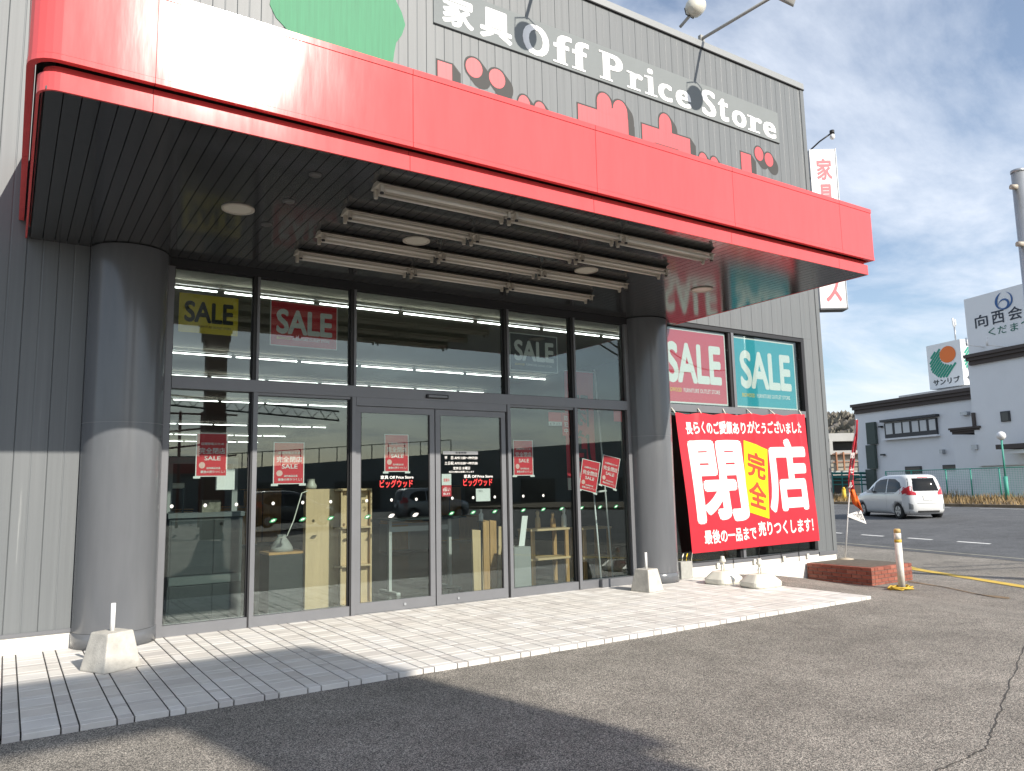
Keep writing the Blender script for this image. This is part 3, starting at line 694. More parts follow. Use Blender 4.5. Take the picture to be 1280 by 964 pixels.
# big painted-look katakana letters, red faces over dark offset backs
LETR = mat('letter_face_red', (0.62, 0.09, 0.1), rough=0.5, noise=0.12, nscale=3, stretch=(9, 1, .3))
LETD = mat('letter_back_dark', (0.045, 0.044, 0.042), rough=0.7)
big = thing('wall_lettering', 'row of big red katakana letters with dark edges, half hidden behind the canopy', 'lettering', (9.0, 0, 6.9))
def ell(cx, cz, rx, rz, n=20): return [(cx+rx*math.cos(2*math.pi*k/n), cz+rz*math.sin(2*math.pi*k/n)) for k in range(n)]
def rc(x0, x1, z0, z1): return [(x0, z0), (x1, z0), (x1, z1), (x0, z1)]
GLYPHS = [[rc(5.20, 5.45, 6.85, 8.15), rc(5.45, 6.15, 7.35, 7.6), rc(5.45, 6.4, 6.85, 7.1), ell(5.85, 8.22, .155, .165), ell(6.28, 8.16, .155, .165)],
          [ell(6.80, 7.86, .12, .16), rc(6.68, 6.92, 7.3, 7.86), ell(7.12, 7.83, .12, .16), rc(7.0, 7.24, 7.3, 7.83), rc(7.42, 7.75, 7.5, 7.84), rc(7.5, 7.75, 6.9, 7.5)],
          [rc(7.93, 9.08, 7.86, 8.18), rc(7.93, 8.2, 7.3, 7.86), rc(8.8, 9.08, 6.9, 7.86), ell(8.53, 8.34, .17, .2), ell(8.9, 8.3, .17, .2), rc(8.36, 9.07, 8.17, 8.3)],
          [rc(9.42, 10.66, 7.86, 8.19), rc(9.42, 9.7, 7.3, 7.86), rc(10.38, 10.66, 6.9, 7.86), ell(10.02, 8.34, .16, .2), rc(9.86, 10.18, 8.18, 8.34)],
          [ell(11.0, 7.83, .12, .16), rc(10.88, 11.12, 7.3, 7.83), ell(11.32, 7.82, .12, .16), rc(11.2, 11.44, 7.3, 7.82), rc(11.55, 11.85, 7.5, 7.84), rc(11.6, 11.85, 6.9, 7.5)],
          [rc(12.12, 12.42, 6.85, 8.27), rc(12.42, 12.95, 7.3, 7.6), ell(12.69, 8.36, .135, .15), ell(13.0, 8.30, .135, .15)]]
for gl_shapes in GLYPHS:
    dk, fc = MB(), MB()
    for i_, pg in enumerate(gl_shapes):
        cx = sum(p[0] for p in pg)/len(pg); cz = sum(p[1] for p in pg)/len(pg); grow = .03
        for k in range(8):
            o = .018*k
            dk.add([(p[0]+o+math.copysign(grow, p[0]-cx)*min(1, abs(p[0]-cx)*8), -0.0170-0.00022*k-.00003*i_, p[1]-o+math.copysign(grow, p[1]-cz)*min(1, abs(p[1]-cz)*8)) for p in pg], [tuple(range(len(pg)))])
        fc.add([(p[0], -0.0200-.0002*i_, p[1]) for p in pg], [tuple(range(len(pg)))])
    lt = dk.build('letter', LETD, big, fix=False)
    for (a, b, c, d) in ((8.22, 8.72, 7.80, 7.88), (9.72, 10.34, 7.82, 7.90)):
        if gl_shapes[0][0][0] < a < gl_shapes[0][1][0]: MB().box(a, b, -.0222, -.0216, c, d).build('letter_slot', LETD, lt)
    fc.build('letter_face', LETR, lt, fix=False)
# plain green board where the photo shows a painted panel above the canopy
gp_ = []
for k in range(40):
    t_ = 2*math.pi*k/40; rr = 1+0.055*math.cos(9*t_)
    gp_.append((3.62+0.98*rr*math.cos(t_), 8.55+1.15*rr*math.sin(t_)))
gb = MB().prism(gp_, lambda a, b, d: (a, -0.0168-d, b), 0, 0.008).build('green_board', mat('board_green', (0.03, 0.22, 0.10), rough=0.6, noise=0.15, nscale=3, stretch=(8, 1, .4)))
tag(gb, 'plain green board with scalloped edge on the wall above the canopy', 'board')

# roof floodlights on arms
def floodlight(x, label, z=10.42):
    t = thing('floodlight', label, 'floodlight', (x, 0, z), 'floodlights on arms along the parapet')
    MB().tube([(x-.02, 0.1, z+.02), (x, -0.1, z+.03), (x+.03, -1.62, z-.02)], 0.032, 10).build('arm', LAMPG, t)
    MB().box(x-.06, x+.05, -0.01, 0.06, ZT-.06, z+.1).build('bracket', LAMPG, t)
    hx, hy, hz = x+.05, -1.92, z-.15
    d = Vector((0, .72, -.69)).normalized(); a = Vector((1, 0, 0)); b = d.cross(a)
    prof = [(0.05, -.16), (0.13, -.14), (0.19, -.06), (0.215, .05), (0.225, .10)]
    vs, fs = [], []; n = 20
    for r_, h_ in prof:
        for k in range(n):
            q = 2*math.pi*k/n; vs.append(Vector((hx, hy, hz))+d*h_+(a*math.cos(q)+b*math.sin(q))*r_)
    for i in range(len(prof)-1):
        for k in range(n): fs.append((i*n+k, i*n+(k+1) % n, (i+1)*n+(k+1) % n, (i+1)*n+k))
    fs += [tuple(range(n)), tuple(range(4*n, 5*n))]
    MB().add(vs, fs, True).build('lamp_head', LAMPG, t)
    MB().tube([(hx-.2, hy, hz), (hx-.2, hy+.06, hz+.2), (hx, -1.6, z-.02), (hx+.2, hy+.06, hz+.2), (hx+.2, hy, hz)], 0.012, 6).build('yoke', LAMPG, t)
for x, lab in ((3.15, 'floodlight on an arm above the green board'), (7.2, 'floodlight on an arm above the word Off'), (11.2, 'floodlight on a long arm reaching out above the word Store')):
    floodlight(x, lab)
t = thing('roof_lamp', 'cream floodlight standing on the parapet edge against the sky', 'floodlight', PY(852, 30, 0.15))
p0 = PY(850, 34, 0.15); p1 = PY(862, 20, -0.1); p2 = PY(868, 11, -0.15)
MB().tube([p0, p1], 0.03, 8).build('stem', LAMPG, t)
MB().tube([p1+Vector((-.13, 0, .12)), p1+Vector((-.1, 0, 0)), p1+Vector((.1, 0, -.02)), p1+Vector((.13, 0, .1))], .012, 6).build('yoke', BLACK, t)
MB().tube([p2+Vector((-.16, -.05, -.1)), p2+Vector((-.11, -.04, -.05)), p2+Vector((.0, 0, .02)), p2+Vector((.13, .04, .14)), p2+Vector((.16, .05, .17))], [.06, .14, .19, .185, .1], 16).build('lamp_head', mat('lamp_cream', (0.6, 0.58, 0.5), rough=0.35), t)

# sign projecting from the corner
a_ = Vector((math.cos(YAW), -math.sin(YAW), 0)); b_ = Vector((-a_.y, a_.x, 0))
o_ = Vector((14.36, -0.05, 0))
vt = thing('corner_sign', 'tall narrow white box sign with red lettering on the building corner', 'sign', (14.36, -0.05, 5.25))
def vmap(s, t_, d=0.0): q = o_+a_*s-b_*d; return (q.x, q.y, t_)
MB().prism([(0.0, 5.27), (0.565, 5.27), (0.565, 8.83), (0.0, 8.83)], lambda s, z, d: vmap(s, z, d), 0.0, -0.28).build('sign_box', mat('sign_white', (0.82, 0.82, 0.81), rough=0.4), vt)
MB().prism([(-0.012, 5.235), (0.577, 5.235), (0.577, 5.268), (-0.012, 5.268)], lambda s, z, d: vmap(s, z, d), 0.01, -0.29).build('bottom_tray', mat('tray_dark', (0.1, 0.11, 0.12)), vt)
MB().prism([(0.566, 5.27), (0.58, 5.27), (0.58, 8.84), (0.566, 8.84)], lambda s, z, d: vmap(s, z, d), 0.012, -0.29).build('side_trim', STEEL, vt)
VRED = mat('sign_letter_pink', (0.75, 0.16, 0.18), rough=0.5)
for ch, z1 in (('家', 8.62), ('具', 8.03), ('の', 7.44), ('ハ', 6.85), ('ウ', 6.4), ('ス', 5.9)):
    text('letter', ch, (0.13, z1-.5, 0.47, z1), lambda s, t_, d: vmap(s, t_, d+0.001), VRED, vt, 0.05)
for zz in (6.0, 8.2): MB().tube([(14.25, .05, zz), vmap(.1, zz, -.15)], .03, 8).build('bracket', STEEL, vt)
cl = thing('sign_spotlight', 'small black spotlight on a thin arm above the corner sign', 'spotlight', (14.36, -0.05, 8.83))
pa = Vector(vmap(0.0, 8.80, -0.10)); pb = PD(1040, 166, FV.dot(pa-CAM)-0.15)
MB().tube([pa, pa.lerp(pb, .5)+Vector((0, 0, .03)), pb], .018, 8).build('arm', BLACK, cl)
MB().tube([pb+Vector((0, 0, .05)), pb+Vector((0, 0, -.03))], .05, 10).build('socket', BLACK, cl)
MB().lathe(pb, [(.03, -.03), (.05, -.07), (.055, -.11), (.03, -.15), (.005, -.16)], 12).build('bulb', WHITE, cl)

# ------------------------------------------------------------------ posters
def rect_map(x0, z0, x1, z1, y): return lambda s, t_, d=0.0: (x0+(x1-x0)*s, y-d, z0+(z1-z0)*t_)
def sale_poster(x0, z0, x1, z1, y, bg, fg, label, frame=None):
    fn = rect_map(x0, z0, x1, z1, y)
    o = sheet('sale_poster', fn, bg); tag(o, label, 'poster')
    fy = rect_map(x0, z0, x1, z1, y-.002)
    text('lettering', 'SALE', (0.09, 0.27, 0.92, 0.82), fy, fg, o, 0.055, spacing=0.98)
    text('lettering', 'BIGWOOD', (0.10, 0.15, 0.30, 0.205), fy, PYEL, o, 0.02)
    text('lettering', 'FURNITURE OUTLET STORE', (0.33, 0.15, 0.88, 0.205), fy, fg, o, 0.015)
    if frame:
        for (a, b, c, d) in ((0, 0, 1, .02), (0, .98, 1, 1), (0, .021, .014, .979), (.986, .021, 1, .979)):
            MB().add([fy(a, b, .0005), fy(c, b, .0005), fy(c, d, .0005), fy(a, d, .0005)], [(0, 1, 2, 3)]).build('border', frame, o, fix=False)
    return o
GIN = 0.0335
sale_poster(1.645, 3.575, 2.345, 4.062, GIN, PYEL, PBLK, 'yellow SALE poster with black lettering inside the leftmost upper pane')
sale_poster(2.747, 3.50, 3.655, 4.105, GIN, PRED, PWHITE, 'red SALE poster with white lettering in the upper pane next to the yellow one', PWHITE)
sale_poster(6.447, 3.42, 7.37, 4.02, GIN, PBLK, PWHITE, 'black SALE poster with white lettering in the upper pane right of the doors', PWHITE)
SW = 0.0585
sale_poster(9.66, 3.06, 11.40, 4.44, SW, PPINK, PWHITE, 'large red SALE poster in the side window beside the round column', PWHITE)
sale_poster(11.63, 3.05, 13.48, 4.43, SW, PTEAL, PWHITE, 'large teal SALE poster in the side window at the building corner', PWHITE)
def closing_poster(corners, label):
    TL, TR, BR, BL = corners
    fn = quad_map(TL, TR, BR, BL, 0.0); o = sheet('closing_poster', fn, PWHITE); tag(o, label, 'poster', 'small red closing-sale posters')
    f2 = quad_map(TL, TR, BR, BL, 0.002)
    MB().add([f2(.03, .02, 0), f2(.97, .02, 0), f2(.97, .98, 0), f2(.03, .98, 0)], [(0, 1, 2, 3)]).build('print', PRED, o, fix=False)
    f3 = quad_map(TL, TR, BR, BL, 0.0026)
    text('lettering', '店舗移転のため', (.15, .72, .88, .78), f3, PWHITE, o, .02)
    text('lettering', '完全閉店', (.10, .52, .92, .66), f3, PWHITE, o, .02)
    text('lettering', 'SALE', (.27, .37, .78, .47), f3, PWHITE, o, .02)
    MB().add([f3(.2+.1*math.cos(q), .26+.072*math.sin(q), 0) for q in [2*math.pi*k/16 for k in range(16)]], [tuple(range(16))]).build('round_mark', mat('mark_pink', (.8, .5, .45)), o, fix=False)
    text('lettering', '店内商品全品', (.34, .17, .78, .22), f3, PWHITE, o, .03)
    text('lettering', '最後の売りつくし！', (.16, .08, .92, .14), f3, PWHITE, o, .03)
    for (a, b) in ((-.06, .16), (.84, 1.06)):
        MB().add([f3(a, -.04, .0004), f3(b, -.04, .0004), f3(b, .012, .0004), f3(a, .012, .0004)], [(0, 1, 2, 3)]).build('tape', PWHITE, o, fix=False)
    return o
def ax(x0, z0, x1, z1, y): return ((x0, y, z1), (x1, y, z1), (x1, y, z0), (x0, y, z0))
closing_poster(ax(1.895, 1.82, 2.262, 2.35, GIN), 'small red closing-sale poster in the leftmost lower pane')
closing_poster(ax(2.825, 1.715, 3.225, 2.25, GIN), 'small red closing-sale poster in the lower pane left of the doors')
closing_poster(ax(4.335, 1.86, 4.70, 2.38, 0.005), 'small red closing-sale poster on the left sliding door')
closing_poster(ax(6.475, 1.79, 6.84, 2.335, GIN), 'small red closing-sale poster in the pane right of the sliding doors')
pq = lambda u, v, y: PY(u, v, y)
closing_poster((pq(728, 573, GIN), pq(750.5, 578.5, GIN), pq(745, 617, GIN), pq(723.5, 611.5, GIN)), 'tilted small red poster in the rightmost pane, the left one of the pair')
closing_poster((pq(754, 568, .0335), pq(775.5, 573.5, .0335), pq(769.5, 612, .0335), pq(749.5, 605.5, .0335)), 'tilted small red poster in the rightmost pane, the right one of the pair')
def plain_sign(name, x0, z0, x1, z1, y, bg, texts, label):
    o = sheet(name, rect_map(x0, z0, x1, z1, y), bg); tag(o, label, 'sticker')
    for body, r_, m_ in texts: text('lettering', body, r_, rect_map(x0, z0, x1, z1, y-.002), m_, o, .02)
    return o
plain_sign('notice_sticker', 5.217, 1.665, 5.372, 1.825, .0, PWHITE, [('営業中', (.2, .3, .8, .6), PRED)], 'white notice sticker with red print on the right sliding door')
plain_sign('payment_sticker', 5.217, 1.505, 5.372, 1.662, .0, PRED, [('d払い', (.12, .45, .88, .85), PWHITE), ('使えます', (.15, .12, .85, .35), PWHITE)], 'red payment sticker below the white notice on the right sliding door')
plain_sign('notice_sheet', 5.785, 1.42, 6.03, 1.605, .004, PWHITE, [('ご案内', (.1, .72, .45, .9), GREYI)], 'blank white notice sheet taped to the right sliding door')
plain_sign('red_sticker', 7.16, 2.64, 7.42, 2.79, GIN, PRED, [], 'square red sticker at the top of the pane right of the doors')
plain_sign('caption_sticker', 7.16, 2.575, 7.42, 2.638, GIN, PWHITE, [('ピタッと', (.1, .15, .9, .85), BLACK)], 'white caption sticker under the square red sticker')
plain_sign('tall_red_sticker', 7.43, 2.42, 7.575, 2.79, GIN, PRED, [('防', (.25, .66, .75, .88), PWHITE), ('犯', (.25, .38, .75, .6), PWHITE), ('中', (.25, .1, .75, .32), PWHITE)], 'tall narrow red sticker beside the square one near a mullion')
plain_sign('corner_sticker', 8.52, 2.68, 8.70, 2.86, GIN, PRED, [], 'small red sticker in the top corner of the rightmost pane')
plain_sign('paper_sheet', 2.19, 1.66, 2.42, 1.92, 0.3, PWHITE, [], 'blank white paper sheet on the rack behind the leftmost pane')

# ------------------------------------------------------------------ big banner on the side window
BTL, BTR, BBL, BBR = Vector((9.83, -.06, 2.87)), Vector((13.53, -.06, 2.96)), Vector((10.10, -.05, .40)), Vector((13.66, -.05, .43))
def bwave(s, t_):
    w = 0.034*math.sin(8.2*s+2.2*t_)*(.4+.6*t_)+0.012*math.sin(19*s-3*t_)*t_**2+0.016*math.sin(5*t_+1.3*s)
    for gx in (.17, .36, .53, .72, .9):       # pleats running down from the eyelets
        w += 0.045*math.exp(-((s-gx-(1-t_)*.10*(1 if gx > .5 else -1))/.022)**2)*max(0, t_-.55)*1.6
    return w
def bmap(s, t_, d=0.0):
    p = (BTL*(1-s)+BTR*s)*t_+(BBL*(1-s)+BBR*s)*(1-t_)
    sag = -0.035*sum(math.exp(-((s-g)/.05)**2) for g in (.09, .27, .45, .63, .81)) * t_**6
    return (p.x, p.y-.03-bwave(s, t_)-d, p.z+sag)
vs, fs = [], []; NX, NZ = 110, 40
for j in range(NZ+1):
    for i in range(NX+1): vs.append(bmap(i/NX, j/NZ))
for j in range(NZ):
    for i in range(NX): k = j*(NX+1)+i; fs.append((k, k+1, k+NX+2, k+NX+1))
ban = MB().add(vs, fs, True).build('closing_banner', BANRED, None, fix=False)
tag(ban, 'big red cloth banner with huge white characters tied across the side window', 'banner')
def btext(body, r_, m_, bold, d=.004, sp=1.0): text('lettering', body, r_, lambda s, t_, e: bmap(s, t_, d+e*1.5), m_, ban, bold, spacing=sp, subdiv=0.018)
btext('長らくのご愛顧ありがとうございました', (.06, .845, .95, .945), PWHITE, .05)
btext('閉', (.055, .20, .455, .80), PWHITE, .055)
btext('店', (.62, .24, .965, .81), PWHITE, .055)
btext('最後の一品まで', (.09, .055, .485, .155), PWHITE, .04)
btext('売りつくします！', (.505, .075, .955, .185), PWHITE, .045)
yp = [(.475, .80), (.645, .725), (.60, .20), (.435, .265)]
vs, fs = [], []
for j in range(13):
    for i in range(5):
        a, b = i/4, j/12
        s_ = (yp[0][0]*(1-a)+yp[1][0]*a)*(1-b)+(yp[3][0]*(1-a)+yp[2][0]*a)*b; t_ = (yp[0][1]*(1-a)+yp[1][1]*a)*(1-b)+(yp[3][1]*(1-a)+yp[2][1]*a)*b
        vs.append(bmap(s_, t_, .006))
for j in range(12):
    for i in range(4): k = j*5+i; fs.append((k, k+5, k+6, k+1))
MB().add(vs, fs, True).build('yellow_panel', BYEL, ban, fix=False)
def ymap(a, b, e):
    s_ = (yp[3][0]*(1-a)+yp[2][0]*a)*(1-b)+(yp[0][0]*(1-a)+yp[1][0]*a)*b; t_ = (yp[3][1]*(1-a)+yp[2][1]*a)*(1-b)+(yp[0][1]*(1-a)+yp[1][1]*a)*b
    return bmap(s_, t_, .009+e)
text('lettering', '完', (.12, .52, .90, .88), ymap, BRED2, ban, .05, subdiv=.08)
text('lettering', '全', (.12, .10, .90, .47), ymap, BRED2, ban, .05, subdiv=.08)
for s_ in (.0, .18, .36, .54, .72, .97):
    p = Vector(bmap(s_, .995)); MB().tube([p, (p.x-.02, -.028, p.z+.10)], .012, 6).build('tie', PVC, ban)
for s_ in (.0, .30, .5, .68, .83):
    p = Vector(bmap(s_, .005)); MB().tube([p, (p.x+.02, -.035, .30), (p.x+.03, -.034, .17), (p.x+.03, -.034, .06)], .006, 6).build('cord', BLACK if s_ else PVC, ban)
MB().tube([(9.95, -.036, .24), (11.8, -.036, .225), (13.68, -.036, .26)], .006, 6).build('cord', BLACK, ban)
for x in (10.78, 11.77, 12.62, 13.35): MB().box(x-.035, x+.03, -.05, -.026, .10, .19).build('hook', PVC, ban)

# ------------------------------------------------------------------ flags
NRED = mat('flag_red', (0.6, 0.03, 0.05), rough=0.7)
fl = thing('indoor_flag', 'red vertical flag seen from behind through the rightmost pane, on a white pole', 'flag', (8.6, 0.42, 0))
def nmap(s, t_, d=0.0): return (7.80+.62*s, 0.42-d+.02*math.sin(6*s+3*t_), 1.55+2.0*t_)
vs = [nmap(i/8, j/16) for j in range(17) for i in range(9)]
MB().add(vs, [(j*9+i, j*9+i+1, j*9+i+10, j*9+i+9) for j in range(16) for i in range(8)], True).build('flag_cloth', NRED, fl, fix=False)
def nrev(s, t_, d): return nmap(1-s, t_, .003+d)      # seen from behind: reversed writing
text('lettering', '閉', (.2, .53, .85, .80), nrev, PBLK, fl, .04); text('lettering', '店', (.15, .22, .88, .50), nrev, PBLK, fl, .04)
MB().add([nmap(0, 0, .004), nmap(1, 0, .004), nmap(1, .1, .004), nmap(0, .1, .004)], [(0, 1, 2, 3)]).build('white_hem', PWHITE, fl, fix=False)
text('lettering', 'BIGWOOD', (.05, .02, .95, .08), lambda s, t_, d: nmap(1-s, t_, .006+d), PBLK, fl, .03)
MB().tube([(8.47, .44, 3.62), (8.72, .44, .0)], .014, 8).build('pole', WHITE, fl)
MB().tube([(7.8, .43, 3.56), (8.50, .44, 3.56)], .01, 8).build('crossbar', WHITE, fl)
MB().tube([(8.36, .44, 1.5), (8.46, .44, .0)], .014, 8).build('stand_leg', WHITE, fl)
MB().tube([(8.33, .44, 1.5), (8.64, .44, 1.52)], .018, 8).build('clamp', WHITE, fl)
MB().box(8.25, 8.85, .32, .56, -.006, .03).build('stand_base', STEEL, fl)

rf_b = PG(1057, 695)
rf = thing('roadside_flag', 'red and yellow sale flag furled round its white pole behind the brick planter', 'flag', (14.75, -.3, gz(14.75, -.3)))
bx, by = 14.8, -.35
dpt = FV.dot(Vector((bx, by, 0))-CAM)
P_ = lambda u, v, o=0.0: PD(u, v, dpt+o)
bt = P_(1056.5, 695); bt.z = gz(bt.x, bt.y)
MB().tube([P_(1056.5, 699), P_(1060, 640), P_(1064, 590), P_(1070.5, 524)], .013, 8).build('pole', WHITE, rf)
rf.location = (bt.x, bt.y, P_(1056.5, 699).z)
for ch in rf.children: ch.matrix_parent_inverse = Matrix.Translation(-Vector(rf.location))
cl_ = [((1069, 525), (1072.5, 525)), ((1067.5, 545), (1072, 546)), ((1064.5, 565), (1069.5, 566)), ((1061, 585), (1067.5, 584)), ((1060, 600), (1066.5, 600)), ((1061, 612), (1068, 612)), ((1063, 620), (1074, 626)), ((1066, 630), (1079, 640))]
vs = []
for i, (a, b) in enumerate(cl_):
    for k in range(5):
        u_ = a[0]+(b[0]-a[0])*k/4; v_ = a[1]+(b[1]-a[1])*k/4; vs.append(P_(u_, v_, .05*math.sin(2.3*k+1.1*i)))
n_ = 5
def cloth(i0, i1, nm, m_):
    fs = [(i*n_+k, i*n_+k+1, (i+1)*n_+k+1, (i+1)*n_+k) for i in range(i0, i1) for k in range(4)]
    o = MB().add(vs[i0*n_:(i1+1)*n_], [tuple(a-i0*n_ for a in f) for f in fs], True).build(nm, m_, rf, fix=False)
    sd = o.modifiers.new('thick', 'SOLIDIFY'); sd.thickness = .004
cloth(0, 5, 'flag_cloth', NRED); cloth(5, 7, 'flag_hem', mat('flag_orange', (0.8, 0.22, 0.02), rough=0.7, noise=.3, nscale=6, dark=(.7, .02, .02)))
q0, q1, q2, q3 = P_(1060, 643, -.02), P_(1076, 638, .05), P_(1083, 655, .02), P_(1059, 646, -.02)
o = MB().add([q0, q1, q2, q3], [(0, 1, 2, 3)]).build('white_hem', PWHITE, rf, fix=False); o.modifiers.new('thick', 'SOLIDIFY').thickness = .004
f4 = quad_map(q0, q1, q2, q3, .006)
text('lettering', 'BIGWOOD', (.35, .2, .95, .8), f4, PBLK, rf, .03)
for k, ch in enumerate('閉店セール'):
    v0 = 566+k*9.2; uL = 1063.6-k*.55
    text('lettering', ch, (0, 0, 1, 1), quad_map(P_(uL, v0, -.08), P_(uL+4.8, v0, -.08), P_(uL+4.2, v0+7, -.08), P_(uL-.6, v0+7, -.08), 0), PBLK if k % 2 else PWHITE, rf, .03)
MB().lathe((bt.x, bt.y, P_(1056.5, 699).z-.02), [(.16, 0), (.16, .03), (.03, .05)], 14).build('base_plate', mat('tan_base', (.45, .38, .28)), rf)

# ------------------------------------------------------------------ weights and blocks on the paving
def concrete_stub(x, y, label, rot, s=1.0):
    t = thing('sign_base_block', label, 'block', (x, y, 0), 'concrete blocks with white pipe stubs')
    A = Matrix.Rotation(rot, 3, 'Z')
    def P(a, b, c): q = A @ Vector((a*s, b*s, 0)); return (x+q.x, y+q.y, c*s)
    vs = [P(a*.19, b*.19, .0) for a, b in ((-1,-1),(1,-1),(1,1),(-1,1))]+[P(a*.185, b*.185, .03) for a, b in ((-1,-1),(1,-1),(1,1),(-1,1))]+[P(a*.13, b*.13, .345) for a, b in ((-1,-1),(1,-1),(1,1),(-1,1))]
    fs = [(3,2,1,0)]+[(4*k+i, 4*k+(i+1) % 4, 4*k+4+(i+1) % 4, 4*k+4+i) for k in range(2) for i in range(4)]+[(8,9,10,11)]
    MB().add(vs, fs).build('block', CONC, t, bevel=.014)
    MB().tube([P(0, 0, .33), P(0, 0, .60)], .021*s, 12).build('pipe_stub', WHITE, t)
concrete_stub(0.92, -1.42, 'concrete block with white pipe stub at the foot of the left column', rad(28), 1.0)
concrete_stub(8.32, -.82, 'concrete block with white pipe stub at the foot of the right column', rad(10), 0.96)
def water_weight(c, label, rot):
    t = thing('water_weight', label, 'weight', (c.x, c.y, 0), 'white plastic water weights')
    A = Matrix.Rotation(rot, 3, 'Z'); prof = [(.27, .20, 0), (.29, .22, .025), (.29, .22, .085), (.17, .125, .195), (.12, .085, .20)]
    vs, fs = [], []; n = 24
    for (a, b, z) in prof:
        for k in range(n):
            q = 2*math.pi*(k+.5)/n; cx_, sx_ = math.cos(q), math.sin(q); e = .42
            p = A @ Vector((a*math.copysign(abs(cx_)**e, cx_), b*math.copysign(abs(sx_)**e, sx_), 0)); vs.append((c.x+p.x, c.y+p.y, z))
    for i in range(len(prof)-1):
        for k in range(n): fs.append((i*n+k, i*n+(k+1) % n, (i+1)*n+(k+1) % n, (i+1)*n+k))
    fs += [tuple(reversed(range(n))), tuple(range(4*n, 5*n))]
    MB().add(vs, fs, False).build('tank', PVC, t, bevel=.006)
    for s in (-1, 1): MB().tube([(c.x+s*.03, c.y, .2), (c.x+s*.035, c.y, .26), (c.x+s*.01, c.y, .33)], .014, 8).build('post', PVC, t)
    MB().lathe((c.x, c.y, .32), [(.02, 0), (.05, .02), (.05, .05), (.03, .075), (.035, .1), (.02, .11)], 14).build('knob', PVC, t)
water_weight(Vector((9.85, -.98, 0)), 'white plastic water weight, the left one of two under the banner', rad(8))
water_weight(Vector((9.92, -1.66, 0)), 'white plastic water weight, the right one of two under the banner', rad(-6))
gb_ = thing('grey_block', 'grey concrete block tied to the banner beside the right column', 'block', (9.85, -.12, 0))
MB().box(9.70, 9.98, -.19, -.05, .0, .29).build('block', mat('block_grey', (.36, .36, .33), rough=.9, noise=.15, nscale=10), gb_, bevel=.015)
for x in (9.80, 9.9): MB().tube([(x, -.12, .28), (x+.02, -.12, .37), (x+.06, -.1, .41)], .011, 6).build('rope', PYEL if x > 9.85 else PVC, gb_)

# ------------------------------------------------------------------ brick planter, bollard
BR = [mat('brick_%d' % i, c, rough=.85, noise=.2, nscale=14, bump=.2, bscale=90) for i, c in enumerate([(.27, .085, .055), (.31, .10, .065), (.23, .075, .05), (.34, .125, .085)])]
pl = thing('brick_planter', 'low red brick planter at the corner of the store', 'planter', (13.7, -.8, -.31))
MORT = mat('mortar', (.3, .27, .24), rough=.95)
PZ0, PZ1 = -.335, .02
MB().box(13.305, 14.62, -1.385, -.03, PZ0, PZ1-.02).build('core', MORT, pl)
bm_c = {}
def brick(x0, x1, y0, y1, z0, z1):
    MB().box(x0, x1, y0, y1, z0, z1).build('brick', random.choice(BR), pl, bevel=.004)
nc = 5; ch_ = (PZ1-PZ0)/nc
for c in range(nc):
    z0 = PZ0+c*ch_+.004; z1 = PZ0+(c+1)*ch_-.006; off = .105*(c % 2)
    y = -1.40-off*.0
    y = -1.40
    first = True
    while y < -.05:
        L = .205 if not (first and c % 2) else .10
        y1 = min(y+L, -.035)
        if y1-y > .03: brick(13.29, 13.39, y, y1-.009, z0, z1)
        y = y1; first = False
    x = 13.40; first = True
    while x < 14.6:
        L = .205 if not (first and not c % 2) else .10
        x1 = min(x+L, 14.63)
        if not (13.86 < x < 13.9 and False) and x1-x > .03: brick(x, x1-.009, -1.40, -1.30, z0, z1)
        x = x1; first = False
MB().box(13.40, 14.60, -1.295, -.04, PZ1-.02, PZ1-.004).build('soil', mat('soil', (.12, .1, .075), rough=.95, noise=.4, nscale=12), pl)
bp_ = PG(1127.5, 736)
bo = thing('bollard', 'white post bollard with worn yellow bands and yellow rope at its foot', 'bollard', bp_)
bz = bp_.z; bh = 1.04
MB().lathe((bp_.x, bp_.y, bz), [(.058, 0), (.058, bh*.77)], 20).build('post', mat('bollard_white', (.72, .7, .64), rough=.6, noise=.15, nscale=8), bo)
MB().lathe((bp_.x, bp_.y, bz), [(.0575, bh*.771), (.059, bh*.772), (.059, bh*.82)], 20).build('band', MYEL, bo)
MB().lathe((bp_.x, bp_.y, bz), [(.057, bh*.821), (.058, bh*.93)], 20).build('collar', MATS['bollard_white'], bo)
MB().lathe((bp_.x, bp_.y, bz), [(.055, bh*.931), (.055, bh*.985), (.04, bh)], 20).build('cap', mat('cap_tan', (.6, .42, .16), rough=.7, noise=.25, nscale=9), bo)
MB().tube([(bp_.x+.075, bp_.y+.02, bz+.02), (bp_.x+.085, bp_.y+.02, bz+.62)], .012, 8).build('chain_rod', STEEL, bo)
rp_ = []
for k in range(46):
    q = k*.8; rr = .10+.09*((k*37) % 11)/11; rp_.append((bp_.x-.10+rr*math.cos(q)*1.5, bp_.y-.03+rr*math.sin(q), bz+.015+.045*((k*13) % 5)/5))
MB().tube(rp_, .013, 6).build('rope', mat('rope_yellow', (.55, .37, .05), rough=.9), bo)

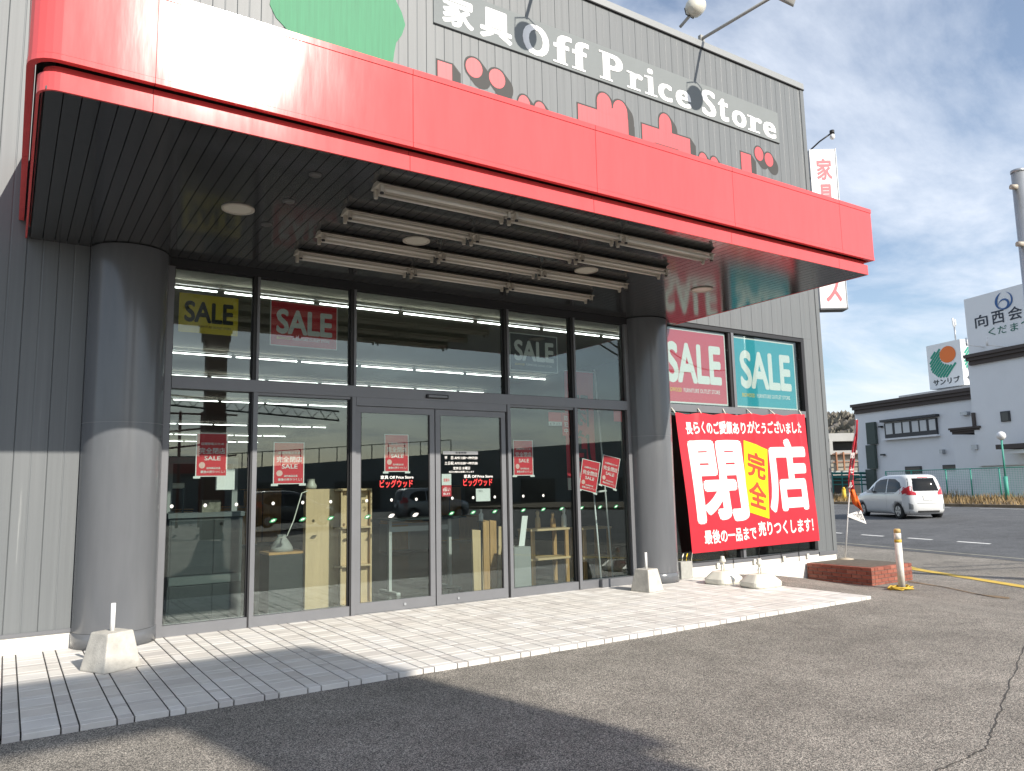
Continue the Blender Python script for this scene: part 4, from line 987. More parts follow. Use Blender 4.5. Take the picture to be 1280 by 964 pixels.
# ------------------------------------------------------------------ things inside, behind the glass
def ix(u, v, y): return PY(u, v, y).x
def iz(u, v, y): return PY(u, v, y).z
t = thing('steel_cabinet', 'dark perforated steel counter behind the leftmost lower pane', 'cabinet', (2.1, .55, 0))
y = .42; xa, xb = ix(210, 700, y), ix(302, 700, y); zt_ = iz(250, 641, y)
MB().box(xa, xb, y, y+.5, -.006, zt_-.06).build('body', DARKST, t)
for k, (a, b) in enumerate(((xa+.02, xa+(xb-xa)*.58), (xa+(xb-xa)*.60, xb-.02))):
    for (c, d) in ((.10, .50), (.63, zt_-.09)): MB().box(a, b, y-.012, y-.001, c, d).build('panel', DARKST, t, bevel=.004)
MB().box(xa+.01, xb-.01, y-.03, y-.0125, .515, .615).build('rail', mat('steel_mid', (.08, .095, .09), rough=.5), t)
MB().box(xa-.02, xb+.02, y-.03, y+.52, zt_-.058, zt_).build('top', mat('steel_top', (.12, .13, .13), rough=.4), t)
for a, b in ((xa, xa+.07), (xb-.07, xb)): MB().box(a, b, y+.3, y+.36, zt_+.001, zt_+.62).build('upright', GREYI, t)
MB().box(xa, xb, y+.3, y+.36, zt_+.62, zt_+.70).build('top_bar', GREYI, t)
t = thing('low_cabinet', 'low dark cabinet with a wooden top left of the pale shelving', 'cabinet', (3.2, .6, 0))
y = .5; xa, xb = ix(336, 730, y), ix(383, 730, y); zt_ = iz(360, 690, y)
MB().box(xa, xb, y, y+.45, -.006, zt_-.03).build('body', DARKST, t); MB().box(xa-.01, xb+.01, y-.012, y+.46, zt_-.029, zt_).build('top', WOOD2, t)
bg_ = MB().lathe((ix(352, 680, y+.2), y+.2, zt_), [(.16, 0), (.15, .05), (.10, .13), (.055, .19), (.06, .22)], 11).build('cloth_bag', mat('bag_grey', (.33, .33, .31), rough=.9, noise=.3, nscale=9))
tag(bg_, 'crumpled grey cloth bag on the low dark cabinet', 'bag')
t = thing('shelf_unit', 'pale wooden shelving unit standing behind the pane left of the doors', 'shelving', (3.9, .6, 0))
y = .45; xa, xb = ix(381, 700, y), ix(465, 700, y); zt_ = iz(420, 611, y)
MB().box(xa, xb-.03, y+.07, y+.09, -.006, zt_).build('back_panel', WOOD, t)
for a in (xa, xa+(xb-xa)*.52, xb-.025): MB().box(a, a+.022, y, y+.0695, -.006, zt_-.002).build('upright', WOOD, t)
for k in range(4):
    z_ = .06+(zt_-.09)*k/3
    MB().box(xa+(xb-xa)*.41, xb-.026, y-.04, y+.069, z_, z_+.022).build('shelf', WOOD, t)
MB().box(xa, xa+(xb-xa)*.40, y-.02, y-.001, -.006, zt_).build('door_panel', WOOD, t)
jr = MB().lathe((ix(389, 605, y+.1), y+.1, zt_), [(.06, 0), (.075, .02), (.075, .05), (.05, .09), (.05, .14)], 14).build('jar', mat('jar_cream', (.5, .48, .4), rough=.4)); tag(jr, 'cream jar with grey lid on top of the pale shelving', 'jar')
cd = MB().tube([(ix(384, 612, y), y-.03, zt_-.02), (ix(376, 618, y), y-.04, zt_-.05), (ix(366, 650, y), y-.04, iz(366, 650, y)), (ix(358, 670, y), y-.03, iz(358, 670, y)), (ix(345, 673, y), y+.1, iz(345, 675, y))], .008, 6).build('power_cord', PVC); tag(cd, 'white cord hanging from the pale shelving down to the grey bag', 'cord')
def desk(xa, xb, y, zt, label, leg):
    t = thing('desk', label, 'desk', ((xa+xb)/2, y, 0), 'desks inside the shop')
    MB().box(xa-.15, xb+.15, y-.3, y+.4, zt-.03, zt).build('top', DARKST, t)
    for x in (xa, xb):
        MB().box(x-.025, x+.025, y, y+.06, .04, zt-.031).build('leg', leg, t); MB().box(x-.035, x+.035, y-.3, y+.36, -.006, .039).build('foot', leg, t, bevel=.008)
    MB().box(xa+.03, xb-.03, y+.01, y+.05, zt-.22, zt-.14).build('stretcher', leg, t)
LEGM = mat('leg_silver', (.5, .5, .48), rough=.4, metal=.2)
desk(ix(488, 700, 1.6), ix(563, 700, 1.6), 1.6, iz(488, 648, 1.6), 'dark desk with silver T-shaped legs behind the left sliding door', LEGM)
t = thing('plank_stand', 'upright raw wooden planks standing behind the right sliding door', 'planks', (5.9, .9, 0))
y = .9
for (u0, u1, v0, lean) in ((592, 604, 662, -.02), (604.5, 612, 650, .0), (613, 621, 650, .0), (622, 632, 658, .03)):
    a, b = ix(u0, 690, y), ix(u1, 690, y); z_ = iz(u0, v0, y)
    MB().add([(a, y, -.006), (b, y, -.006), (b, y+.04, -.006), (a, y+.04, -.006), (a+lean, y, z_), (b+lean, y, z_-.02), (b+lean, y+.04, z_-.02), (a+lean, y+.04, z_)], [(0,3,2,1),(4,5,6,7),(0,1,5,4),(1,2,6,5),(2,3,7,6),(3,0,4,7)]).build('plank', WOOD2 if lean == 0 else WOOD, t)
    y += .045
t = thing('sanitizer_stand', 'white pump bottle on a thin black stand behind the right sliding door', 'stand', (ix(602, 690, .6), .6, 0))
y = .6; x = ix(602, 690, y); z_ = iz(602, 652, y)
MB().tube([(x, y, 0), (x, y, z_)], .012, 8).build('pole', BLACK, t); MB().box(x-.12, x+.12, y-.1, y+.1, -.006, .012).build('foot', BLACK, t); MB().box(x-.05, x+.05, y-.05, y+.05, z_, z_+.01).build('tray', BLACK, t)
MB().lathe((x, y, z_+.01), [(.032, 0), (.034, .01), (.034, .10), (.012, .13), (.012, .16), (.02, .165), (.02, .175)], 14).build('bottle', PWHITE, t)
def bench(u0, u1, y, v_top, v_low, label):
    xa, xb = ix(u0, 690, y), ix(u1, 690, y); z1, z2 = iz(u0, v_top, y), iz(u0, v_low, y)
    t = thing('wooden_rack', label, 'rack', ((xa+xb)/2, y, 0), 'wooden racks inside the shop')
    for z_ in (z1, z2): MB().box(xa, xb, y, y+.4, z_-.035, z_).build('board', WOOD, t)
    for x in (xa+.02, xb-.09):
        MB().box(x, x+.07, y+.36, y+.40, -.006, z1-.036).build('leg', WOOD2, t)
        MB().box(x, x+.07, y+.01, y+.05, -.006, z2-.036).build('leg', WOOD2, t)
        MB().box(x, x+.07, y+.01, y+.05, z2, z1-.036).build('upright', WOOD2, t)
bench(664, 713, .9, 662, 699, 'two-tier wooden rack behind the pane right of the doors')
bench(729, 766, .95, 660, 697, 'two-tier wooden rack behind the rightmost pane')
gx = thing('grey_box', 'grey carton standing on the floor just right of the doors', 'carton', (ix(653, 700, .5), .5, 0))
MB().box(ix(643, 700, .45), ix(664, 700, .45), .45, .8, -.006, iz(650, 684, .45)).build('carton', GREYI, gx, bevel=.01)
MB().add([(ix(648, 660, .6), .6, iz(648, 684, .6)), (ix(655, 660, .6), .6, iz(648, 684, .6)), (ix(661, 660, .6), .62, iz(661, 645, .6)), (ix(654, 660, .6), .62, iz(654, 645, .6))], [(0, 1, 2, 3)]).build('leaning_flap', PWHITE, gx, fix=False)
gx.children[-1].modifiers.new('thick', 'SOLIDIFY').thickness = .01
for k, (u_, h_, m_) in enumerate(((672, .30, WOOD), (691, .26, WOOD2), (705, .34, PWHITE))):
    yb_ = 1.1; zz = iz(664, 662, .9)
    bt_ = MB().lathe((ix(u_, 650, yb_), yb_, zz), [(.045, 0), (.05, .02), (.045, h_*.55), (.022, h_*.68), (.03, h_*.78), (.034, h_*.9), (.012, h_)], 14).build('figurine', m_)
    tag(bt_, ['pale wooden', 'amber wooden', 'white'][k]+' turned figurine on the rack right of the doors', 'figurine', 'figurines on the wooden rack')
cz_ = iz(250, 641, .42); bx1 = MB().box(ix(252, 620, .6), ix(275, 620, .6), .55, .75, cz_, cz_+.15).build('parts_box', mat('box_mottled', (.2, .19, .15), rough=.8, noise=.6, nscale=30)); tag(bx1, 'mottled box on the dark counter behind the leftmost pane', 'box')
rl_ = MB().tube([(ix(212, 606, .8), .8, cz_+.34), (ix(230, 606, .8), .8, cz_+.34)], .035, 12)
pr_ = thing('paper_roll_stand', 'cream paper roll on a small dark holder on the counter, leftmost pane', 'paper roll', (ix(221, 606, .8), .8, cz_)); rl_.build('roll', PVC, pr_)
for u_ in (212.5, 229.5): MB().box(ix(u_, 606, .8)-.008, ix(u_, 606, .8)+.008, .78, .82, cz_, cz_+.34).build('holder_arm', DARKST, pr_)
# dim furniture deeper in the shop
for k in range(9):
    x, y = 0.6+1.45*k+random.uniform(-.3, .3), 7+random.uniform(0, 9); h = random.choice((.75, .9, 1.2, 1.7)); w = random.uniform(.8, 1.4)
    t = thing('display_cabinet', 'dim wooden display cabinet standing deep inside the dark shop', 'cabinet', (x, y, 0), 'dim cabinets deep in the shop')
    MB().box(x, x+w, y, y+.45, .06, h).build('body', random.choice((WOOD2, DARKST, GREYI)), t); MB().box(x-.01, x+w+.01, y-.015, y+.46, h+.001, h+.025).build('top', WOOD2, t); MB().box(x+.03, x+w-.03, y+.03, y+.42, -.006, .059).build('plinth', BLACK, t)
    for q in (0, 1): MB().box(x+.02+q*w/2, x+w/2-.01+q*w/2, y-.018, y-.001, .09, h-.03).build('door', random.choice((WOOD2, GREYI)), t)

# ------------------------------------------------------------------ car
CARW = mat('car_paint', (0.74, 0.75, 0.74), rough=0.22, coat=1.0)
CGLASS = mat('car_glass', (0.008, 0.01, 0.011), rough=0.03, spec=0.35)
TYRE = mat('tyre', (0.02, 0.02, 0.02), rough=0.85); RIM = mat('rim', (0.4, 0.41, 0.42), rough=0.3, metal=0.8)
TAIL = mat('tail_lamp', (0.55, 0.02, 0.03), rough=0.12, coat=1.0)
LV = [(.20, .10, 4.12, .80), (.32, .02, 4.23, .838), (.50, .0, 4.26, .847), (.70, .02, 4.24, .848), (.86, .05, 4.16, .845), (.96, .07, 3.95, .838), (1.05, .09, 3.42, .822), (1.15, .115, 3.2, .80), (1.30, .16, 2.98, .765), (1.45, .215, 2.72, .725), (1.57, .28, 2.45, .685), (1.65, .37, 2.2, .63), (1.695, .52, 1.95, .54), (1.71, .8, 1.7, .36)]
def lv(z):
    for a, b in zip(LV, LV[1:]):
        if z <= b[0]:
            k = max(0, (z-a[0])/(b[0]-a[0])); return [a[i]+(b[i]-a[i])*k for i in (1, 2, 3)]
    return LV[-1][1:]
NE = 5.5
def side_y(x, z):
    r, f_, w = lv(z); c, a = (r+f_)/2, (f_-r)/2; q = min(1, abs((x-c)/a)); return w*(1-q**NE)**(1/NE)
def rear_x(y, z):
    r, f_, w = lv(z); c, a = (r+f_)/2, (f_-r)/2; q = min(1, abs(y/w)); return c-a*(1-q**NE)**(1/NE)
def patch_mesh(poly, fn, cuts=4):
    bm = bmesh.new(); bm.faces.new([bm.verts.new((a, b, 0)) for a, b in poly])
    bmesh.ops.triangulate(bm, faces=bm.faces[:])
    bmesh.ops.subdivide_edges(bm, edges=bm.edges[:], cuts=cuts, use_grid_fill=True)
    bmesh.ops.triangulate(bm, faces=bm.faces[:])
    bm.verts.index_update(); m_ = MB().add([fn(v.co.x, v.co.y) for v in bm.verts], [tuple(v.index for v in f.verts) for f in bm.faces], True); bm.free(); return m_
def make_car(name, label, base, az, paint):
    root = thing(name, label, 'car', base)
    h = Vector((math.sin(az), math.cos(az), 0)); l = Vector((-h.y, h.x, 0)); O = Vector(base)
    def W(x, y, z): q = O+h*x+l*y; return (q.x, q.y, O.z+z)
    def part(m_, nm, mt, parent=root, **k):
        m_.v = [W(*p) for p in m_.v]; return m_.build(nm, mt, parent, **k)
    n = 56; vs, fs = [], []
    for (z, r, f_, w) in LV:
        c, a = (r+f_)/2, (f_-r)/2; e = 2/NE
        for k in range(n):
            q = 2*math.pi*k/n; cq, sq = math.cos(q), math.sin(q)
            vs.append((c+a*math.copysign(abs(cq)**e, cq), w*math.copysign(abs(sq)**e, sq), z))
    for i in range(len(LV)-1):
        for k in range(n): fs.append((i*n+k, i*n+(k+1) % n, (i+1)*n+(k+1) % n, (i+1)*n+k))
    fs += [tuple(reversed(range(n))), tuple(range((len(LV)-1)*n, len(LV)*n))]
    body = part(MB().add(vs, fs, True), 'body', paint)
    AX = (.74, 3.48)
    cut = MB()
    for x in AX:
        for s in (-1, 1): cut.tube([(x, s*.60, .30), (x, s*1.0, .30)], .345, 28)
    cut.v = [W(*p) for p in cut.v]; co = cut.build('cutter', paint)
    bo_ = body.modifiers.new('arches', 'BOOLEAN'); bo_.operation = 'DIFFERENCE'; bo_.object = co; bo_.solver = 'EXACT'
    me = bpy.data.meshes.new_from_object(body.evaluated_get(bpy.context.evaluated_depsgraph_get())); body.modifiers.clear(); body.data = me
    bpy.data.objects.remove(co)
    part(MB().box(.3, 3.9, -.6, .6, .17, .34), 'underbody', BLACK)
    for x in AX:
        for s in (-1, 1):
            wv = MB().tube([(x, s*.62, .305), (x, s*.635, .305), (x, s*.80, .305), (x, s*.815, .305)], [.27, .305, .305, .28], 28)
            wh = part(wv, 'wheel', TYRE)
            part(MB().tube([(x, s*.80, .305), (x, s*.821, .305)], [.205, .195], 24), 'rim', RIM, wh)
            for k in range(5):
                q = 2*math.pi*k/5+.3; part(MB().tube([(x+.06*math.cos(q), s*.8225, .305+.06*math.sin(q)), (x+.19*math.cos(q), s*.8225, .305+.19*math.sin(q))], .016, 6), 'spoke', mat('spoke', (.12, .12, .125), rough=.4), wh)
    side = lambda s: (lambda x, z: (x, s*(side_y(x, z)+.005), z))
    rear = lambda y, z: (rear_x(y, z)-.006, y, z)
    for s in (-1, 1):
        part(patch_mesh([(.50, 1.20), (.62, 1.40), (.95, 1.54), (1.46, 1.56), (1.46, 1.01), (.8, 1.03)], side(s)), 'rear_side_window', CGLASS)
        part(patch_mesh([(1.53, 1.01), (1.53, 1.56), (2.1, 1.52), (2.40, 1.40), (2.52, 1.0)], side(s)), 'front_side_window', CGLASS)
        part(patch_mesh([(2.56, 1.02), (2.50, 1.28), (2.86, 1.1), (2.95, 1.03)], side(s)), 'quarter_window', CGLASS)
        tl_ = part(patch_mesh([(s*.815, .92), (s*.42, .92), (s*.43, 1.02), (s*.62, 1.09), (s*.74, 1.26), (s*.77, 1.22)], rear), 'tail_light', TAIL)
        part(patch_mesh([(.09, .93), (.50, 1.03), (.38, 1.13), (.21, 1.27), (.17, 1.25)], side(s)), 'tail_light_wing', TAIL, tl_)
        part(patch_mesh([(s*.70, .38), (s*.58, .38), (s*.58, .56), (s*.70, .62)], rear), 'bumper_vent', mat('vent_grey', (.25, .26, .26), rough=.5))
        part(patch_mesh([(3.6, .80), (4.02, .74), (4.0, .86), (3.72, .94)], side(s), 3), 'head_light', mat('headlamp', (.7, .72, .74), rough=.1))
        part(MB().obox((2.62, s*.93, 1.06), (.05, .01, 0), (-.01, .09, 0), (0, 0, .06)), 'door_mirror', paint, bevel=.02)
        part(patch_mesh([(1.49, .40), (1.485, .40), (1.485, 1.0), (1.49, 1.0)], side(s), 2), 'door_seam', BLACK)
        part(patch_mesh([(1.52, .94), (1.72, .95), (1.72, .975), (1.52, .965)], side(s), 2), 'door_handle', STEEL)
        part(patch_mesh([(.5, .985), (2.5, .955), (2.5, .968), (.5, 1.0)], side(s), 3), 'slide_rail', mat('trim_dark', (.08, .08, .08)))
    part(patch_mesh([(-.66, 1.07), (.66, 1.07), (.58, 1.56), (-.58, 1.56)], rear, 6), 'rear_window', CGLASS)
    part(patch_mesh([(-.21, 1.575), (.21, 1.575), (.2, 1.60), (-.2, 1.60)], rear, 3), 'brake_light', TAIL)
    part(patch_mesh([(-.30, .90), (.30, .90), (.28, .93), (-.28, .93)], rear, 3), 'tailgate_trim', STEEL)
    part(patch_mesh([(-.19, .71), (.19, .71), (.19, .89), (-.19, .89)], lambda y, z: (rear_x(y, z)-.009, y, z), 3), 'plate_recess', mat('vent_grey', (.25, .26, .26), rough=.5))
    part(patch_mesh([(-.70, .60), (.70, .60), (.70, .612), (-.70, .612)], rear, 4), 'tailgate_seam', BLACK)
    part(patch_mesh([(-.68, .25), (.68, .25), (.68, .33), (-.68, .33)], rear, 4), 'bumper_skirt', mat('trim_dark', (.08, .08, .08)))
    pt = part(patch_mesh([(-.17, .73), (.17, .73), (.17, .87), (-.17, .87)], lambda y, z: (rear_x(y, z)-.012, y, z), 3), 'number_plate', PWHITE)
    wsx = lambda y, z: (lambda r_: ((r_[0]+r_[1])/2+(r_[1]-r_[0])/2*(1-min(1, abs(y/r_[2]))**NE)**(1/NE)+.005, y, z))(lv(z))
    part(patch_mesh([(-.66, 1.08), (.66, 1.08), (.54, 1.55), (-.54, 1.55)], wsx, 6), 'windscreen', CGLASS)
    part(MB().tube([(.05, 0, .001), (.05, 0, .002)], .001, 4), 'tow_eye', BLACK) if False else None
    return root
caz = rad(30.5)
# the near rear wheel stands at pixel (1124, 649)
wheel = PG(1124, 649)
hv = Vector((math.sin(caz), math.cos(caz), 0)); lvv = Vector((-hv.y, hv.x, 0))
cbase = wheel-hv*.74-lvv*.80
cbase.z = gz(wheel.x, wheel.y)+.004
make_car('parked_car', 'white compact minivan driving off along the road, seen from behind', cbase, caz, CARW)

# ------------------------------------------------------------------ across the road
WD = Vector((0.266, 0.964, 0)).normalized(); WN = Vector((-WD.y, WD.x, 0))        # wall direction, and its normal facing the camera
def on_plane(u, v, p0, nrm=WN):
    d = ray(u, v); return CAM + d*((Vector(p0)-CAM).dot(nrm)/d.dot(nrm))
def bg_ray(u, depth): q = PD(u, 600, depth); return Vector((q.x, q.y, 0))
P0 = bg_ray(1200, 52.0)
def wall_box(name, u0, u1, vtop, zb, p0, depth, material, parent):
    """box whose front face lies in the wall plane through p0, between pixels u0 (far) and u1 (near)"""
    a = on_plane(u0, 590, p0); b = on_plane(u1, 590, p0); zt = on_plane((u0+u1)/2, vtop, p0).z if vtop else None
    a.z = b.z = 0
    q = [b, a, a-WN*depth, b-WN*depth]
    return q, zt
def qbox(mb, q, z0, z1):
    mb.add([(p.x, p.y, z0) for p in q]+[(p.x, p.y, z1) for p in q], [(0,3,2,1),(4,5,6,7),(0,1,5,4),(1,2,6,5),(2,3,7,6),(3,0,4,7)]); return mb
WALLG = mat('stucco_grey', (0.8, 0.815, 0.83), rough=0.85, noise=.04, nscale=.6)
CORN = mat('cornice_brown', (0.075, 0.06, 0.055), rough=0.7)
def wrect(u0, v0, u1, v1, p0, out=0.0):
    """points of a rectangle on a wall, from two pixels; upright in the world"""
    a = on_plane(u0, v0, p0); b = on_plane(u1, v1, p0); z1, z0 = a.z, b.z
    # heights follow the pixel at the middle of each edge
    return a+WN*out, b+WN*out, z0, z1
def wpanel(mb, u0, v0, u1, v1, p0, out0, out1):
    a = on_plane(u0, v0, p0); b = on_plane(u1, v1, p0); um = (u0+u1)/2
    z1 = on_plane(um, v0, p0).z; z0 = on_plane(um, v1, p0).z
    q = [Vector((p.x, p.y, 0)) for p in (b+WN*out0, a+WN*out0, a+WN*out1, b+WN*out1)]
    return qbox(mb, q, z0, z1)
def cornice(name, u0, u1, vt, vb, p0, parent, out=.45, ext=0.0):
    a = on_plane(u0, (vt+vb)/2, p0); b = on_plane(u1, (vt+vb)/2, p0); um = (u0+u1)/2
    z1 = on_plane(um, vt, p0).z; z0 = on_plane(um, vb, p0).z
    m_ = MB()
    for k, (o, za, zb) in enumerate(((out*.35, z0, z0+(z1-z0)*.4), (out*.7, z0+(z1-z0)*.4+.002, z0+(z1-z0)*.7), (out, z0+(z1-z0)*.7+.002, z1))):
        q = [Vector((p.x, p.y, 0)) for p in (b+WN*o-WD*(out*.3*k), a+WN*o+WD*(.3*o+ext), a-WN*3+WD*(.3*o+ext), b-WN*3-WD*(out*.3*k))]
        qbox(m_, q, za, zb)
    return m_.build(name, CORN, parent)
hall = thing('hall_building', 'pale grey two-storey hall with brown cornices across the road', 'building', (P0.x, P0.y, -.04))
qa, za = wall_box('w', 1074, 1236, 498, 0, P0, 16, None, None)
MB().add([], []); w1 = qbox(MB(), qa, -.3, za).build('wall', WALLG, hall)
cornice('cornice', 1069, 1236, 494, 507, P0, hall)
P1 = P0+WN*1.6
qb, zb2 = wall_box('w', 1195, 1330, 540, 0, P1, 14, None, None)
qbox(MB(), qb, -.3, zb2).build('annex_wall', WALLG, hall)
cornice('cornice', 1192, 1226, 534, 542, P1, hall, .35)
P2 = P0+WN*1.8
qc, zc2 = wall_box('w', 1223, 1330, 441, 0, P2, 14, None, None)
qbox(MB(), qc, zb2-2, zc2).build('upper_wall', WALLG, hall)
cornice('cornice', 1213, 1330, 433, 447, P2, hall, .5)
MB_ = MB(); wpanel(MB_, 1219, 516, 1224, 534, P1, .0, .35); MB_.build('corner_trim', CORN, hall)
# windows
WDK = mat('window_dark', (0.03, 0.033, 0.037), rough=0.15); WPALE = mat('window_blind', (0.6, 0.62, 0.62), rough=0.5); BLKF = mat('black_frame', (0.03, 0.032, 0.037), rough=0.5)
m_ = MB(); wpanel(m_, 1107, 526, 1174, 545.5, P0, .02, .18); wf = m_.build('window', BLKF, hall)
for k in range(6):
    u0 = 1109.2+k*10.7+(.6 if k % 2 else 0); m_ = MB(); vv = 529.5-k*1.05; wpanel(m_, u0, vv, u0+9.3, vv+13.5, P0, .181, .20); m_.build('pane', WPALE, wf)
m_ = MB(); wpanel(m_, 1104, 521.5, 1175, 524.5, P0, .02, .4); m_.build('window_hood', BLKF, wf)
m_ = MB(); wpanel(m_, 1106, 545.8, 1176, 548, P0, .02, .35); m_.build('window_sill', WALLG, wf)
for (u0, v0, u1, v1, pp) in ((1132, 583, 1153, 592, P0), (1179, 581, 1198, 587, P0), (1251, 514, 1264, 527, P2)):
    m_ = MB(); wpanel(m_, u0, v0, u1, v1, pp, .01, .08); wq = m_.build('window', BLKF, hall)
    m_ = MB(); wpanel(m_, u0+1.6, v0+1.6, u1-1.6, v1-.8, pp, .081, .095); m_.build('pane', WDK, wq)
for (u0, v0, u1, v1, pp) in ((1204, 515, 1213, 519, P0), (1218, 556, 1226, 562, P1), (1178, 562, 1182, 567, P0)):
    m_ = MB(); wpanel(m_, u0, v0, u1, v1, pp, .01, .3); m_.build('vent_hood', STEEL, hall)
for (u, v) in ((1102.5, 533.5), (1105.5, 568.5)):
    m_ = MB(); wpanel(m_, u-1.5, v-1, u+1.7, v+1, P0, .01, .3); m_.build('wall_lamp', BLKF, hall)
m_ = MB(); wpanel(m_, 1266, 554, 1330, 560, P2, .0, 1.4); m_.build('porch_roof', CORN, hall)
m_ = MB(); wpanel(m_, 1273, 561, 1330, 566, P2, .0, 1.2); m_.build('porch_soffit', WALLG, hall)
# hall sign on the roof edge
P3 = P2+WN*.35
hs = thing('hall_sign', 'white rooftop sign with a blue swirl and dark characters, partly cut off at right', 'sign', on_plane(1210, 447, P3))
a = on_plane(1208, 409, P3); b = on_plane(1318, 396, P3); zt1 = on_plane(1244, 364, P3).z; zb1 = on_plane(1244, 438, P3).z
q = [Vector((p.x, p.y, 0)) for p in (b, a, a-WN*.3, b-WN*.3)]; qbox(MB(), q, zb1, zt1).build('sign_panel', mat('sign_grey', (.8, .81, .82), rough=.6), hs)
Ls = (b-a).length
def hmap(s, t_, d=0.0): p = a-WD*(s*Ls)+WN*(.02+d); return (p.x, p.y, zb1+(zt1-zb1)*t_)
def hx(u): p = on_plane(u, 400, P3); return (a-p).dot(WD)/Ls
HDK = mat('hall_letter', (.03, .04, .06), rough=.6); HGR = mat('hall_green', (.03, .16, .12), rough=.6); HBL = mat('hall_blue', (.03, .11, .3), rough=.5)
for ch, u0, u1 in (('向', 1218.5, 1235), ('西', 1240, 1256), ('会', 1261, 1279), ('館', 1283, 1302)): text('lettering', ch, (hx(u0), .44, hx(u1), .66), hmap, HDK, hs, .02)
for ch, u0, u1 in (('く', 1234, 1243), ('だ', 1246, 1257.5), ('ま', 1262, 1272), ('つ', 1276, 1288)): text('lettering', ch, (hx(u0), .26, hx(u1), .39), hmap, HGR, hs, .01)
def arc(cu, ct, r0, r1, q0, q1, ru, n=22):
    P = []
    for k in range(n+1):
        q = q0+(q1-q0)*k/n; P.append((cu+ru*r1*math.cos(q), ct+r1*math.sin(q)))
    for k in range(n, -1, -1):
        q = q0+(q1-q0)*k/n; e = math.sin(math.pi*k/n); rr = r1-(r1-r0)*e; P.append((cu+ru*rr*math.cos(q), ct+rr*math.sin(q)))
    return P
cu = (hx(1246)+hx(1269))/2; ru = (hx(1269)-hx(1246))/2/.15
for (q0, q1, r0, r1, du, dtt) in ((rad(100), rad(250), .105, .15, 0, 0), (rad(-115), rad(75), .12, .15, 0, 0), (rad(-170), rad(185), .055, .092, .0, -.055)):
    poly = arc(cu+du, .80+dtt, r0, r1, q0, q1, ru); n_ = len(poly)//2
    MB().add([hmap(s_, t_, .005) for s_, t_ in poly], [(k, k+1, len(poly)-2-k, len(poly)-1-k) for k in range(n_-1)]).build('swirl', HBL, hs, fix=False)
for u_ in (1222, 1248):
    p = on_plane(u_, 432, P3)+WN*.9; p2 = on_plane(u_+9, 434, P3)
    MB().tube([p2, p], .03, 6).build('sign_lamp_arm', WHITE, hs); MB().tube([p+Vector((0, 0, -.05)), p+Vector((0, 0, .45))], .06, 8).build('sign_lamp', WHITE, hs)

# supermarket sign tower further back
PT = bg_ray(1180, 86.0)
tw = thing('sign_tower', 'white cube sign tower with an orange disc over green stripes, behind the hall', 'sign tower', (PT.x, PT.y, 0))
a = on_plane(1160, 460, PT); b = on_plane(1203, 458, PT); zt1 = on_plane(1181, 428, PT).z; zb1 = on_plane(1181, 484.5, PT).z; wt = (b-a).length
a = Vector((a.x, a.y, 0)); b = Vector((b.x, b.y, 0))
TWH = mat('tower_white', (.74, .76, .77), rough=.5)
qbox(MB(), [b, a, a-WN*wt*.9, b-WN*wt*.9], zb1, zt1).build('sign_cube', TWH, tw)
qbox(MB(), [b-WN*1, a-WN*1, a-WN*wt*.8, b-WN*wt*.8], -.3, zb1-.01).build('shaft', WALLG, tw)
def tmapA(s, t_, d=0.0): p = a+(b-a)*s+WN*(.02+d); return (p.x, p.y, zb1+(zt1-zb1)*t_)
def tmapB(s, t_, d=0.0): p = b-WN*(wt*.9*s)-WD*(.02+d); return (p.x, p.y, zb1+(zt1-zb1)*t_)
TOR = mat('tower_orange', (.72, .16, .02), rough=.5); TGR = mat('tower_green', (.0, .26, .17), rough=.5); TBK = mat('tower_black', (.02, .03, .04), rough=.5)
for fn in (tmapA, tmapB):
    MB().add([fn(.62+.235*math.cos(q), .72+.185*math.sin(q), .02) for q in [2*math.pi*k/28 for k in range(28)]], [tuple(range(28))]).build('disc_mark', TOR, tw, fix=False)
    # ring sector cut into diagonal stripes
    for k in range(11):
        c0 = -.62+k*.105
        seg = []
        for t_ in [i/40 for i in range(41)]:
            x_, y_ = -.5+1.0*t_, 0
            px, py = x_*.78+c0*.5, x_*.9-c0*.5                     # a point on the k-th diagonal
            r_ = math.hypot(px, py)
            dx_, dy_ = px-.20, py-.22
            if r_ < .46 and math.hypot(dx_, dy_) > .31 and not (px > .05 and py > -.02): seg.append((px, py))
        runs, cur = [], []
        for p in seg:
            if cur and math.hypot(p[0]-cur[-1][0], p[1]-cur[-1][1]) > .08: runs.append(cur); cur = []
            cur.append(p)
        if cur: runs.append(cur)
        for r_ in runs:
            if len(r_) < 2: continue
            (x0, y0), (x1, y1) = r_[0], r_[-1]; o = .021
            MB().add([fn(.5+(x0-o)*.94, .55+(y0+o)*.74, .012), fn(.5+(x0+o)*.94, .55+(y0-o)*.74, .012), fn(.5+(x1+o)*.94, .55+(y1-o)*.74, .012), fn(.5+(x1-o)*.94, .55+(y1+o)*.74, .012)], [(0, 1, 2, 3)]).build('stripe_mark', TGR, tw, fix=False)
    text('lettering', 'サンリブ', (.12, .07, .90, .21), fn, TBK, tw, .05)
p = Vector(tmapA(.5, 1.0, -2.0))
MB().tube([p, p+Vector((0, 0, 2.0))], .09, 8).build('mast', STEEL, tw)
MB().tube([p+Vector((-.25, 0, 2.9)), p+Vector((-.2, 0, 2.1)), p+Vector((0, 0, 1.9)), p+Vector((.25, 0, 2.1)), p+Vector((.2, 0, 2.8))], .1, 8).build('antenna', WHITE, tw)
lowr = thing('store_roof_block', 'long low roof block below the sign tower, behind the hall', 'building', (PT.x, PT.y, 0))
a2 = on_plane(1123, 492, PT+WN*2); b2 = on_plane(1232, 480, PT+WN*2); z_ = on_plane(1170, 488, PT+WN*2).z
